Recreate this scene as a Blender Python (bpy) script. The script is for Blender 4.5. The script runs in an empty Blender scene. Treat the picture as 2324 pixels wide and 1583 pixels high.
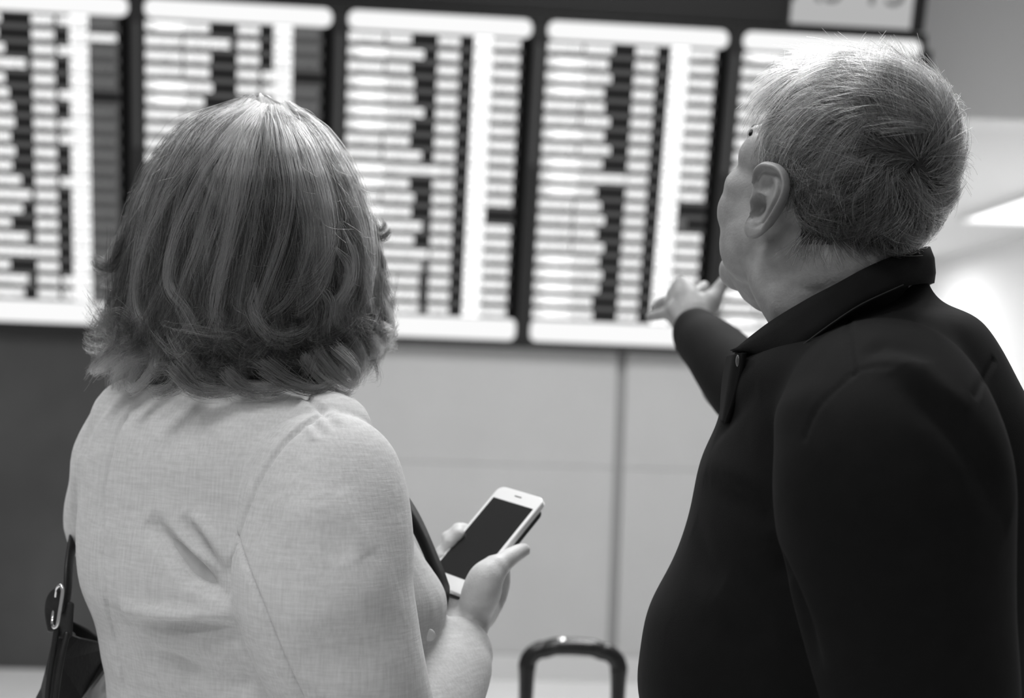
import bpy, math, random
import numpy as np
from mathutils import Matrix, Vector
from mathutils.bvhtree import BVHTree

C = bpy.context.scene.collection
sc = bpy.context.scene
PI = math.pi
rng = np.random.default_rng(7)
random.seed(7)

# ------------------------------------------------------------------ camera, world, light, exposure
FPX, CX, CY = 3228.0, 1162.0, 791.5
PITCH, ROLL, CAMZ = -0.0175, 0.0366, 1.38
CAM = np.array([0.0, 0.0, CAMZ])
_F = np.array([0, math.cos(PITCH), -math.sin(PITCH)])
_R0 = np.array([1.0, 0, 0]); _U0 = np.cross(_R0, _F)
_R = math.cos(ROLL) * _R0 + math.sin(ROLL) * _U0
_U = -math.sin(ROLL) * _R0 + math.cos(ROLL) * _U0
cd = bpy.data.cameras.new('camera'); cam = bpy.data.objects.new('camera', cd); C.objects.link(cam)
cd.sensor_width = 36.0; cd.lens = FPX / 2324 * 36.0; cd.clip_start = 0.05
m = Matrix(((_R[0], _U[0], -_F[0], CAM[0]), (_R[1], _U[1], -_F[1], CAM[1]), (_R[2], _U[2], -_F[2], CAM[2]), (0, 0, 0, 1)))
cam.matrix_world = m
cd.dof.use_dof = True; cd.dof.focus_distance = 1.24; cd.dof.aperture_fstop = 4.2
sc.camera = cam

W = bpy.data.worlds.new('hall_ambient'); sc.world = W; W.use_nodes = True
W.node_tree.nodes['Background'].inputs[0].default_value = (1, 1, 1, 1)
W.node_tree.nodes['Background'].inputs[1].default_value = 0.24

def area(name, loc, sx, sy, power, rot=(0, 0, 0)):
    l = bpy.data.lights.new(name, 'AREA'); l.shape = 'RECTANGLE'; l.size = sx; l.size_y = sy; l.energy = power
    o = bpy.data.objects.new(name, l); o.location = loc; o.rotation_euler = rot; C.objects.link(o)
    return o
LAMPS = [(0.1, 2.1, 1.2, 0.6, 42), (-1.2, 0.4, 1.2, 0.6, 34), (1.0, 2.9, 1.2, 0.6, 26), (-0.5, -1.6, 1.2, 0.6, 24), (-2.0, 3.9, 1.2, 0.6, 30), (0.8, 4.1, 1.2, 0.6, 60)]  # overhead lamps out of view, added and tuned to light people and wall
CEIL = 3.75
for i, (x, y, sx, sy, e) in enumerate(LAMPS):
    area('added_ceiling_light', (x, y, CEIL - 0.06), sx, sy, e)
area('added_ceiling_light', (3.4, 9.0, 2.70), 1.1, 1.0, 110)  # added area lights that brighten the far hall
area('added_ceiling_light', (2.6, 14.5, 2.70), 2.4, 0.7, 120)

vs = sc.view_settings
sc.display_settings.display_device = 'sRGB'
vs.view_transform = 'Standard'; vs.look = 'None'; vs.gamma = 1.0; vs.use_curve_mapping = False; vs.exposure = 0.0

# ------------------------------------------------------------------ helpers
def at(px, py, d):
    return CAM + d * (_F + _R * ((px - CX) / FPX) - _U * ((py - CY) / FPX))
def ray(px, py):
    v = _F + _R * ((px - CX) / FPX) - _U * ((py - CY) / FPX)
    return v / np.linalg.norm(v)
def pix(P):
    P = np.asarray(P) - CAM; d = P @ _F
    return CX + FPX * (P @ _R) / d, CY - FPX * (P @ _U) / d, d

def mesh_obj(name, V, F, mat=None, parent=None, smooth=True, mats=None, mi=None):
    me = bpy.data.meshes.new(name)
    me.from_pydata([tuple(map(float, v)) for v in V], [], [tuple(map(int, f)) for f in F])
    for mm in (mats or [mat]):
        me.materials.append(mm)
    if mi is not None:
        me.polygons.foreach_set('material_index', np.asarray(mi, dtype=np.int32))
    if smooth:
        me.polygons.foreach_set('use_smooth', np.ones(len(me.polygons), dtype=bool))
    me.update()
    o = bpy.data.objects.new(name, me); C.objects.link(o)
    if parent: o.parent = parent
    return o
def thing(name, label, cat, loc=(0, 0, 0), mat=None, group=None):
    o = bpy.data.objects.new(name, None); C.objects.link(o); o.empty_display_size = 0.05
    o['label'] = label; o['category'] = cat
    if group: o['group'] = group
    if mat is not None: o.matrix_world = mat
    else: o.matrix_world = Matrix.Translation(Vector(loc))
    return o
def struct(o):
    o['kind'] = 'structure'; return o

def box(x0, x1, y0, y1, z0, z1):
    V = np.array([(x, y, z) for x in (x0, x1) for y in (y0, y1) for z in (z0, z1)], float)
    F = [(0, 1, 3, 2), (4, 6, 7, 5), (0, 4, 5, 1), (2, 3, 7, 6), (0, 2, 6, 4), (1, 5, 7, 3)]
    return V, F
def join(parts):
    V, F, n = [], [], 0
    for v, f in parts:
        V.append(np.asarray(v, float)); F += [tuple(i + n for i in q) for q in f]; n += len(v)
    return np.vstack(V), F
def bevel(o, w=0.004, seg=2):
    md = o.modifiers.new('bevel', 'BEVEL'); md.width = w; md.segments = seg; md.limit_method = 'ANGLE'
    return o

def catmull(K, M, closed=False):
    K = np.asarray(K, float); n = len(K)
    t = np.linspace(0, n if closed else n - 1, M, endpoint=not closed)
    i = np.floor(t).astype(int); u = t - i
    if closed:
        g = lambda k: K[(i + k) % n]
    else:
        i = np.minimum(i, n - 2); u = t - i
        P = np.concatenate([[2 * K[0] - K[1]], K, [2 * K[-1] - K[-2]]])
        g = lambda k: P[i + k + 1]
    u = u.reshape((-1,) + (1,) * (K.ndim - 1))
    a, b, c, d = g(-1), g(0), g(1), g(2)
    return 0.5 * (2 * b + (c - a) * u + (2 * a - 5 * b + 4 * c - d) * u ** 2 + (3 * b - 3 * c + d - a) * u ** 3)

def skin(R, cap=True):
    M, n = R.shape[:2]
    V = R.reshape(-1, 3); F = []
    for i in range(M - 1):
        for j in range(n):
            k = (j + 1) % n
            F.append((i * n + j, i * n + k, (i + 1) * n + k, (i + 1) * n + j))
    if cap:
        V = np.vstack([V, R[0].mean(0), R[-1].mean(0)]); a, b = M * n, M * n + 1
        for j in range(n):
            k = (j + 1) % n
            F.append((a, k, j)); F.append((b, (M - 1) * n + j, (M - 1) * n + k))
    return V, F
def sup(t, n):
    return np.sign(np.cos(t)) * np.abs(np.cos(t)) ** (2 / n), np.sign(np.sin(t)) * np.abs(np.sin(t)) ** (2 / n)
NR = 40
TT = np.linspace(0, 2 * PI, NR, endpoint=False)
def ring(c, a, b, yaw, n=2.3, tilt=(0, 0)):
    """ellipse, half width a along the body's right, b along its forward; tilt = rise per metre along right / forward"""
    rx = np.array([math.cos(yaw), -math.sin(yaw), tilt[0]]); fw = np.array([math.sin(yaw), math.cos(yaw), tilt[1]])
    cu, su = sup(TT, n)
    return np.asarray(c) + a * cu[:, None] * rx + b * su[:, None] * fw
def ring_edges(y, xl, xr, d, ratio, yaw, n=2.3, tilt=(0, 0)):
    half = (xr - xl) / 2 * d / FPX
    a = half / math.sqrt(math.cos(yaw) ** 2 + (ratio * math.sin(yaw)) ** 2)
    return ring(at((xl + xr) / 2, y, d), a, a * ratio, yaw, n, tilt)
def loft(keys, M=60, cap=True):
    return skin(catmull(np.array(keys), M), cap)
def tube(keys, M=40, n=20, flat=None, upv=(0, 0, 1), roundcap=True):
    """keys: rows of x,y,z,r or x,y,z,ra,rb"""
    K = np.array([tuple(q) if len(q) == 5 else tuple(q) + (q[3],) for q in keys], float)
    P = catmull(K, M) if M > len(K) else K
    c = P[:, :3]; T = np.gradient(c, axis=0); T /= np.linalg.norm(T, axis=1)[:, None] + 1e-12
    if roundcap:
        pre, post = [], []
        for s in (0.97, 0.85, 0.6, 0.25):
            k = math.sqrt(1 - s * s)
            post.append((c[-1] + T[-1] * P[-1, 3:5].min() * k, P[-1, 3:5] * s, T[-1]))
            pre.append((c[0] - T[0] * P[0, 3:5].min() * k, P[0, 3:5] * s, T[0]))
        c = np.vstack([[p[0] for p in pre[::-1]], c, [p[0] for p in post]])
        rr = np.vstack([[p[1] for p in pre[::-1]], P[:, 3:5], [p[1] for p in post]])
        T = np.vstack([[p[2] for p in pre[::-1]], T, [p[2] for p in post]])
    else:
        rr = P[:, 3:5]
    up = np.asarray(upv, float); th = np.linspace(0, 2 * PI, n, endpoint=False)
    R = []
    A = None
    for i in range(len(c)):
        if A is None:
            A = np.cross(T[i], up)
            if np.linalg.norm(A) < 1e-6: A = np.cross(T[i], (0, 1, 0.01))
        else:
            A = A - T[i] * (A @ T[i])
        A = A / np.linalg.norm(A); B = np.cross(T[i], A)
        R.append(c[i] + rr[i, 0] * np.cos(th)[:, None] * A + rr[i, 1] * np.sin(th)[:, None] * B)
    return skin(np.array(R))
def ptube(keys, **k):
    """tube with keys px,py,depth,r(,rb)"""
    return tube([tuple(at(*q[:3])) + tuple(q[3:]) for q in keys], **k)
def ell(c, r, nu=24, nv=16, M=None):
    V = []
    for i in range(1, nv):
        p = PI * i / nv
        for j in range(nu):
            t = 2 * PI * j / nu
            V.append((math.sin(p) * math.cos(t), math.sin(p) * math.sin(t), math.cos(p)))
    V = np.array(V + [(0, 0, 1), (0, 0, -1)]) * np.asarray(r)
    if M is not None: V = V @ np.asarray(M).T
    V = V + np.asarray(c); F = []
    for i in range(nv - 2):
        for j in range(nu):
            k = (j + 1) % nu
            F.append((i * nu + j, (i + 1) * nu + j, (i + 1) * nu + k, i * nu + k))
    a = (nv - 1) * nu
    for j in range(nu):
        k = (j + 1) % nu
        F.append((a, j, k)); F.append((a + 1, (nv - 2) * nu + k, (nv - 2) * nu + j))
    return V, F

def fuse(parts, voxel, smooth=6, factor=0.5):
    V, F = join(parts)
    o = mesh_obj('body_work', V, F)
    md = o.modifiers.new('r', 'REMESH'); md.mode = 'VOXEL'; md.voxel_size = voxel
    if smooth:
        s = o.modifiers.new('s', 'SMOOTH'); s.factor = factor; s.iterations = smooth
    dg = bpy.context.evaluated_depsgraph_get(); dg.update()
    me = o.evaluated_get(dg).to_mesh()
    n = len(me.vertices); v = np.zeros(n * 3, np.float32); me.vertices.foreach_get('co', v)
    F2 = np.zeros(len(me.loops), np.int32); me.loops.foreach_get('vertex_index', F2)
    F2 = F2.reshape(-1, 4)
    o.to_mesh_clear(); old = o.data
    bpy.data.objects.remove(o); bpy.data.meshes.remove(old)
    return v.reshape(-1, 3).astype(float), F2
def normals(V, F):
    N = np.zeros_like(V)
    fn = np.cross(V[F[:, 2]] - V[F[:, 0]], V[F[:, 3]] - V[F[:, 1]])
    for k in range(4): np.add.at(N, F[:, k], fn)
    return N / (np.linalg.norm(N, axis=1)[:, None] + 1e-12)
def quad_obj(name, V, F, mat, parent, mats=None, mi=None):
    me = bpy.data.meshes.new(name)
    me.vertices.add(len(V)); me.vertices.foreach_set('co', V.astype(np.float32).ravel())
    me.loops.add(F.size); me.loops.foreach_set('vertex_index', F.astype(np.int32).ravel())
    me.polygons.add(len(F)); me.polygons.foreach_set('loop_start', np.arange(0, F.size, 4, dtype=np.int32))
    for mm in (mats or [mat]): me.materials.append(mm)
    if mi is not None: me.polygons.foreach_set('material_index', np.asarray(mi, np.int32))
    me.polygons.foreach_set('use_smooth', np.ones(len(F), bool))
    me.update(calc_edges=True); me.validate()
    o = bpy.data.objects.new(name, me); C.objects.link(o)
    if parent: o.parent = parent
    return o
def bvh_of(V, F):
    return BVHTree.FromPolygons([tuple(v) for v in V], [tuple(f) for f in F])
def cast(bvh, pts, back=None, n=60):
    """polyline drawn in the photograph's pixels -> polyline lying on the surface"""
    P = catmull(np.array(pts, float), n); out = []
    for x, y in P:
        h = bvh.ray_cast(Vector(CAM), Vector(ray(x, y)))
        if h[0] is not None: out.append(np.array(h[0]))
    return np.array(out)
def fold(V, N, P, amp, sig, taper=True, asym=0.0):
    if len(P) < 2: return V
    lo, hi = P.min(0) - 4 * sig, P.max(0) + 4 * sig
    idx = np.where(((V > lo) & (V < hi)).all(1))[0]
    if not len(idx): return V
    D = np.linalg.norm(V[idx][:, None, :] - P[None], axis=2)
    k = D.argmin(1); d = D[np.arange(len(idx)), k]
    w = np.exp(-(d / sig) ** 2)
    if taper:
        t = k / (len(P) - 1); w = w * np.clip(np.sin(PI * t), 0, 1) ** .8
    V = V.copy(); V[idx] += N[idx] * (amp * w)[:, None]
    return V

# ------------------------------------------------------------------ materials
def nodes(name):
    mt = bpy.data.materials.new(name); mt.use_nodes = True
    nt = mt.node_tree; return mt, nt, nt.nodes['Principled BSDF']
def g3(v): return (v, v, v, 1)
def plain(name, v, rough=0.5, spec=0.5, metal=0.0, coat=0.0, sheen=0.0):
    mt, nt, b = nodes(name)
    b.inputs['Base Color'].default_value = g3(v); b.inputs['Roughness'].default_value = rough
    b.inputs['Specular IOR Level'].default_value = spec; b.inputs['Metallic'].default_value = metal
    b.inputs['Coat Weight'].default_value = coat; b.inputs['Sheen Weight'].default_value = sheen
    return mt
def noisy(name, v, var=0.12, scale=20, rough=0.6, spec=0.4, bump=0.0, bscale=200, stretch=(1, 1, 1), sheen=0.0, coat=0.0):
    mt, nt, b = nodes(name)
    tc = nt.nodes.new('ShaderNodeTexCoord'); mp = nt.nodes.new('ShaderNodeMapping'); mp.inputs['Scale'].default_value = stretch
    n1 = nt.nodes.new('ShaderNodeTexNoise'); n1.inputs['Scale'].default_value = scale; n1.inputs['Detail'].default_value = 5
    nt.links.new(tc.outputs['Object'], mp.inputs[0]); nt.links.new(mp.outputs[0], n1.inputs['Vector'])
    r = nt.nodes.new('ShaderNodeMapRange'); r.inputs[1].default_value = 0.3; r.inputs[2].default_value = 0.7
    r.inputs[3].default_value = v * (1 - var); r.inputs[4].default_value = v * (1 + var)
    nt.links.new(n1.outputs['Fac'], r.inputs[0]); nt.links.new(r.outputs[0], b.inputs['Base Color'])
    b.inputs['Roughness'].default_value = rough; b.inputs['Specular IOR Level'].default_value = spec
    b.inputs['Sheen Weight'].default_value = sheen; b.inputs['Coat Weight'].default_value = coat
    if bump:
        n2 = nt.nodes.new('ShaderNodeTexNoise'); n2.inputs['Scale'].default_value = bscale; n2.inputs['Detail'].default_value = 3
        nt.links.new(mp.outputs[0], n2.inputs['Vector'])
        bp = nt.nodes.new('ShaderNodeBump'); bp.inputs['Strength'].default_value = bump; bp.inputs['Distance'].default_value = 0.002
        nt.links.new(n2.outputs['Fac'], bp.inputs['Height']); nt.links.new(bp.outputs[0], b.inputs['Normal'])
    return mt
def glow(name, v, s=1.0):
    mt = bpy.data.materials.new(name); mt.use_nodes = True; nt = mt.node_tree
    nt.nodes.remove(nt.nodes['Principled BSDF']); e = nt.nodes.new('ShaderNodeEmission')
    e.inputs[0].default_value = g3(v); e.inputs[1].default_value = s
    nt.links.new(e.outputs[0], nt.nodes['Material Output'].inputs[0]); return mt
def linen(name, v):
    """light woven cloth: crossed slub threads in colour and relief"""
    mt, nt, b = nodes(name)
    tc = nt.nodes.new('ShaderNodeTexCoord')
    def thread(st, scale):
        mp = nt.nodes.new('ShaderNodeMapping'); mp.inputs['Scale'].default_value = st; mp.inputs['Rotation'].default_value = (0, 0, 0.5)
        n = nt.nodes.new('ShaderNodeTexNoise'); n.inputs['Scale'].default_value = scale; n.inputs['Detail'].default_value = 4
        nt.links.new(tc.outputs['Object'], mp.inputs[0]); nt.links.new(mp.outputs[0], n.inputs['Vector']); return n
    h = thread((0.12, 0.12, 1.0), 420); w = thread((1.0, 1.0, 0.10), 420); l = thread((1, 1, 1), 9); s = thread((.35, .35, 1.0), 60)
    def mix(a, b_, op, k=None):
        q = nt.nodes.new('ShaderNodeMath'); q.operation = op
        nt.links.new(a, q.inputs[0])
        if k is None: nt.links.new(b_, q.inputs[1])
        else: q.inputs[1].default_value = k
        return q.outputs[0]
    sm = mix(h.outputs['Fac'], w.outputs['Fac'], 'ADD')
    s2 = mix(mix(sm, None, 'MULTIPLY', 0.40), mix(s.outputs['Fac'], None, 'MULTIPLY', 0.20), 'ADD')
    r = nt.nodes.new('ShaderNodeMapRange'); r.inputs[1].default_value = 0.32; r.inputs[2].default_value = 0.68
    r.inputs[3].default_value = v * 0.84; r.inputs[4].default_value = v * 1.14
    nt.links.new(s2, r.inputs[0]); nt.links.new(r.outputs[0], b.inputs['Base Color'])
    bp = nt.nodes.new('ShaderNodeBump'); bp.inputs['Strength'].default_value = 0.25; bp.inputs['Distance'].default_value = 0.001
    nt.links.new(sm, bp.inputs['Height']); nt.links.new(bp.outputs[0], b.inputs['Normal'])
    b.inputs['Roughness'].default_value = 0.85; b.inputs['Specular IOR Level'].default_value = 0.15; b.inputs['Sheen Weight'].default_value = 0.1
    return mt
def hairmat(name, lo, hi, rough=0.35):
    mt = bpy.data.materials.new(name); mt.use_nodes = True; nt = mt.node_tree
    nt.nodes.remove(nt.nodes['Principled BSDF'])
    h = nt.nodes.new('ShaderNodeBsdfHairPrincipled')
    h.parametrization = 'COLOR'
    a = nt.nodes.new('ShaderNodeAttribute'); a.attribute_name = 'tone'
    r = nt.nodes.new('ShaderNodeMapRange'); r.inputs[3].default_value = lo; r.inputs[4].default_value = hi
    nt.links.new(a.outputs['Fac'], r.inputs[0])
    nt.links.new(r.outputs[0], h.inputs['Color'])
    h.inputs['Roughness'].default_value = rough; h.inputs['Radial Roughness'].default_value = 0.4
    nt.links.new(h.outputs[0], nt.nodes['Material Output'].inputs[0]); return mt

M = dict(
    skin=noisy('fair_skin', 0.56, 0.10, 60, 0.5, 0.35, 0.25, 500),
    skin_man=noisy('weathered_skin', 0.27, 0.18, 55, 0.5, 0.35, 0.2, 420),
    jacket=linen('light_linen', 0.57),
    lining=plain('black_lining', 0.012, 0.5, 0.3),
    shirt=noisy('black_cotton', 0.0045, 0.15, 60, 0.8, 0.10, 0.12, 900, sheen=0.008),
    thread=plain('shirt_stitching', 0.03, 0.8, 0.1),
    button=plain('dark_button', 0.05, 0.3),
    shell_button=plain('pale_button', 0.6, 0.3),
    trousers=noisy('dark_trousers', 0.02, 0.2, 40, 0.8, 0.2),
    shoe=plain('black_shoe_leather', 0.015, 0.35),
    hair_w=hairmat('brown_hair_with_highlights', 0.0015, 0.225, .30),
    hair_m=hairmat('grey_hair', 0.005, 0.60),
    under_w=noisy('hair_underlayer', 0.022, 0.5, 90, 0.6, 0.3, stretch=(1, 1, .1)),
    under_m=noisy('grey_hair_underlayer', 0.018, 0.5, 120, 0.7, 0.2),
    leather=noisy('black_leather', 0.012, 0.2, 60, 0.42, 0.4, 0.2, 300),
    leather_soft=noisy('charcoal_leather', 0.03, 0.2, 60, 0.5, 0.3, 0.2, 300),
    bag_lining=plain('black_bag_lining', 0.004, 0.9, 0.05),
    chrome=plain('polished_metal', 0.75, 0.18, metal=1.0),
    phone_white=plain('white_phone_glass', 0.85, 0.15, coat=0.3),
    phone_black=plain('phone_display_glass', 0.012, 0.12, 0.5),
    rubber=plain('black_case_rubber', 0.012, 0.6),
    plastic=plain('black_plastic', 0.008, 0.25, 0.5),
    eye=plain('eye_white', 0.7, 0.2), iris=plain('dark_iris', 0.03, 0.1),
    case=plain('black_cabinet_paint', 0.010, 0.45, 0.4),
    mullion=plain('grey_mullion_metal', 0.06, 0.35, metal=0.3),
    scr_grey=glow('screen_grey', 0.085), scr_black=glow('screen_black', 0.004), scr_white=glow('screen_white', 0.93, 1.05),
    scr_text=glow('screen_text', 0.97, 1.45), scr_dim=glow('screen_dim_text', 0.20), scr_bold=glow('screen_bold_text', 1.0, 1.7),
    sign=glow('sign_face', 0.46), sign_ink=plain('sign_ink', 0.10, 0.5),
    lamp=glow('lamp_diffuser', 1.0, 2.5),
    wall=noisy('brushed_wall_panel', 0.46, 0.03, 3, 0.42, 0.5), wall_dark=noisy('dark_wall_panel', 0.055, 0.25, 2.2, 0.35, 0.5),
    joint=plain('wall_joint_strip', 0.30, 0.6), base=plain('grey_baseboard_paint', 0.58, 0.5),
    floor=noisy('polished_floor', 0.80, 0.03, 4, 0.22, 0.5), ceil=plain('ceiling_paint', 0.60, 0.9),
    white=plain('white_wall_paint', 0.85, 0.8), bulk=plain('grey_bulkhead_paint', 0.64, 0.7), bracket=plain('dark_bracket', 0.02, 0.5),
)

# ------------------------------------------------------------------ board frame of reference
YAW, TILT, BW, BP, BH, HH, FH = 0.0727, 0.255, 0.7823, 0.85, 1.4074, 0.0783, 0.098
X = np.array([math.cos(YAW), math.sin(YAW), 0]); NA = np.array([-math.sin(YAW), math.cos(YAW), 0])
Y = np.array([0, 0, math.cos(TILT)]) - NA * math.sin(TILT); Z = np.cross(X, Y)
O = np.array([-0.7433, 5.985, CAMZ + 1.5125])
def bmat(u, v, w=0):
    p = O + X * u + Y * v + Z * w
    return Matrix(((X[0], Y[0], Z[0], p[0]), (X[1], Y[1], Z[1], p[1]), (X[2], Y[2], Z[2], p[2]), (0, 0, 0, 1)))
# wall frame: same heading, upright
WO = O + NA * 0.42
def wmat(u, w=0):
    p = WO + X * u + NA * w
    return Matrix(((X[0], NA[0], 0, p[0]), (X[1], NA[1], 0, p[1]), (0, 0, 1, 0), (0, 0, 0, 1)))

# ------------------------------------------------------------------ the setting
def sbox(name, b, mat, matrix=None, bev=0.0):
    V, F = box(*b); o = mesh_obj(name, V, F, mat, smooth=False)
    if matrix is not None: o.matrix_world = matrix
    if bev: bevel(o, bev)
    return struct(o)
sbox('floor', (-7, 9, -6, 21, -0.1, 0), M['floor'])
sbox('ceiling', (-7, 9, -1.6 - 0.8, 7.2, CEIL, CEIL + 0.1), M['ceil'])
def wall_u(px, py):      # where a pixel's ray meets the wall plane
    d = ray(px, py); t = ((WO - CAM) @ NA) / (d @ NA); p = CAM + d * t
    return (p - WO) @ X, p[2]
WR = wall_u(2040, 700)[0]
wb = sbox('wall_back', (-5.5, WR, 0.03, 0.2, 0, CEIL), M['joint'], wmat(0))
jl = wall_u(236, 1000)[0] + 0.10; jr = wall_u(1402, 1100)[0]; zs = wall_u(1100, 1052)[1]
pieces = [(-5.4, jl - 1.55, 0.10, 1.90, 'wall_dark'), (jl - 1.53, jl, 0.0, 1.90, 'wall_dark'),
          (jl + 0.01, jr - 0.022, 0.115, zs - .001, 'wall'), (jr + 0.022, WR - .005, 0.115, zs - .001, 'wall'),
          (jl + 0.01, jr - 0.022, zs + .001, CEIL, 'wall'), (jr + 0.022, WR - .005, zs + .001, CEIL, 'wall'),
          (-5.4, jl - 0.01, 1.92, CEIL, 'wall_dark')]
for (u0, u1, z0, z1, mm) in pieces:
    V, F = box(u0, u1, 0.0, 0.03, z0, z1)
    o = mesh_obj('wall_panel', V, F, M[mm], wb, smooth=False); bevel(o, 0.003)
sbox('baseboard_back', (jl + 0.01, WR - .005, -0.012, 0.03, 0, 0.113), M['base'], wmat(0), 0.003)
# the hall beyond the board, to the right
sbox('trim_1', (0.2, 9, 7.4, 7.7, 2.80, 5.2), M['bulk'])           # bulkhead over the hall
sbox('ceiling_2', (0.2, 9, 7.7, 19, 2.80, 2.9), M['ceil'])
sbox('wall_right', (4.6, 4.8, 7.0, 19, 0, 2.8), M['white'])
sbox('wall_far', (-2, 4.8, 18.6, 18.8, 0, 2.8), M['white'])
def lamp_thing(x, y, z, sx, sy, label):
    t = thing('ceiling_light', label, 'ceiling light', (x, y, z), group=None)
    V, F = join([box(-sx/2 - .03, sx/2 + .03, -sy/2 - .03, -sy/2, 0, .05), box(-sx/2 - .03, sx/2 + .03, sy/2, sy/2 + .03, 0, .05),
                 box(-sx/2 - .03, -sx/2, -sy/2, sy/2, 0, .05), box(sx/2, sx/2 + .03, -sy/2, sy/2, 0, .05)])
    mesh_obj('lamp_frame', V, F, M['white'], t, smooth=False)
    V, F = box(-sx/2, sx/2, -sy/2, sy/2, .02, .05); mesh_obj('diffuser', V, F, M['lamp'], t, smooth=False)
    return t

# lamps: the fixture seen in the far hall, and unseen ones added to light people and wall
c0 = at(2175, 490, 11.6)
lamp_thing(c0[0] + .6, c0[1] - 1.2, 2.75, 1.14, 2.34, 'bright rectangular light panel in the far hall ceiling, beyond the man')
for (x, y, sx, sy, e), lb in zip(LAMPS, ('ahead of the pair', 'over the woman', 'over the man', 'behind the pair', 'before the dark wall', 'before the board')):
    lamp_thing(x, y, CEIL - .052, sx, sy, 'added rectangular ceiling light, out of view, ' + lb)

# ------------------------------------------------------------------ departure board: cabinet, sign, five portrait screens
L5 = 4 * BP + BW; GAP = BP - BW
cab = thing('board_cabinet', 'black wall cabinet framing the five departure screens', 'cabinet', mat=bmat(0, 0))
def lb(name, b, mat, parent, bev=0.003):
    V, F = box(*b); o = mesh_obj(name, V, F, mat, parent, smooth=False)
    if bev: bevel(o, bev)
    return o
U0, U1 = -2 * BP, 2 * BP + BW
lb('back_panel', (U0 - .06, U1 + .02, -BH - .03, .03, -.16, -.062), M['case'], cab)
lb('bottom_rail', (U0 - .06, U1 + .02, -BH - .030, -BH - .004, -.062, .012), M['case'], cab)
lb('top_rail', (U0 - .06, U1 + .02, .004, .030, -.062, .012), M['case'], cab)
for k in range(6):
    u = U0 + k * BP - GAP
    x0, x1 = (u + .004, u + GAP - .004) if k < 5 else (u + .004, u + .026)
    mu = lb('mullion', (x0, x1, -BH - .004, .004, -.062, .004), M['case'], cab)
    if 0 < k < 5:
        lb('mullion_strip', ((x0 + x1) / 2 - .012, (x0 + x1) / 2 + .012, -.62, -.10, .004, .007), M['mullion'], mu, .001)
fasc = lb('header_fascia', (U0 - .06, U1 + .01, .034, 1.0, -.20, -.012), M['case'], cab, .005)
lb('side_bracket', (U1 + .03, U1 + .075, -.16, -.04, -.14, -.05), M['bracket'], cab, .004)

sg = thing('gate_sign', 'small light grey illuminated sign set in the black fascia above the last screen', 'sign', mat=bmat(0, 0))
def board_uv(px, py):
    d = ray(px, py); t = ((O - CAM) @ Z) / (d @ Z); p = CAM + d * t - O
    return p @ X, p @ Y
sx0, sy0 = board_uv(1792, 52); sx1, _ = board_uv(2066, 60)
lb('sign_frame', (sx0 - .025, sx1 + .025, sy0 - .025, sy0 + .30, -.012, .002), M['case'], sg, .004)
lb('sign_face', (sx0, sx1, sy0, sy0 + .27, .002, .006), M['sign'], sg, .002)
cu = bpy.data.curves.new('lettering', 'FONT'); cu.body = 'A3-15'; cu.size = .205; cu.align_x = 'CENTER'; cu.extrude = .001
tx = bpy.data.objects.new('lettering', cu); C.objects.link(tx); tx.parent = sg; tx.location = ((sx0 + sx1) / 2 - .02, sy0 + .095, .0075)
bpy.context.evaluated_depsgraph_get().update()
me_ = bpy.data.meshes.new_from_object(tx.evaluated_get(bpy.context.evaluated_depsgraph_get())); loc_ = tx.location.copy()
bpy.data.objects.remove(tx); tx = bpy.data.objects.new('lettering', me_); C.objects.link(tx); tx.parent = sg; tx.location = loc_
me_.materials.clear(); me_.materials.append(M['sign_ink'])

def rrect(x0, x1, y0, y1, r, z0, z1, corners=(1, 1, 1, 1), seg=6):
    """rounded plate; corners bl, br, tr, tl"""
    P = []
    for (cx, cy, a0), on in zip(((x0, y0, PI), (x1, y0, 1.5 * PI), (x1, y1, 0), (x0, y1, .5 * PI)), corners):
        if not on: P.append((cx, cy)); continue
        ox = cx + r * (1 if cx == x0 else -1); oy = cy + r * (1 if cy == y0 else -1)
        for i in range(seg + 1):
            a = a0 + i * PI / 2 / seg; P.append((ox + r * math.cos(a), oy + r * math.sin(a)))
    n = len(P); V = [(x, y, z0) for x, y in P] + [(x, y, z1) for x, y in P]
    F = [tuple(range(n - 1, -1, -1)), tuple(range(n, 2 * n))] + [(i, (i + 1) % n, n + (i + 1) % n, n + i) for i in range(n)]
    return V, F
ROWS = 20; RT = HH; RPITCH = (BH - HH - FH) / ROWS
# right ends of the destination words, as seen, in shares of the screen's width
ENDS = {2: [388, 443, 385, 397, 397, 438, 385, 373, 425, 500, 368, 388, 375, 420, 385, 445, 415, 403, 400, 400],
        3: [410, 388, 400, 368, 370, 392, 367, 393, 358, 460, 332, 350, 365, 333, 360, 340, 352, 338, 308, 310],
        0: [20, 5, 35, 130, 35, 50, 70, 75, 55, 75, 60, 100, 145, 105, 50, 125, 165, 40, 125, 105],
        1: [990, 1085, 995, 990, 1005, 965, 970, 990, 980, 1000, 985, 1040, 1000, 980, 960, 1010, 1050, 990, 970, 1000]}
EF = {}
for k, e in ENDS.items():
    r = np.arange(20)
    if k == 2: EF[k] = [(v - (98 - 1.6 * i)) / (838 - 4.5 * i) for i, v in enumerate(e)]
    if k == 3: EF[k] = [(v - (118 - 3.4 * i)) / (798 - 3.6 * i) for i, v in enumerate(e)]
    if k == 0: EF[k] = [(v + 268 - 0.5 * i) / 870 for i, v in enumerate(e)]
    if k == 1: EF[k] = [(v - 682) / 890 for i, v in enumerate(e)]
EF[4] = list(rng.uniform(.32, .42, 20))
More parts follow.
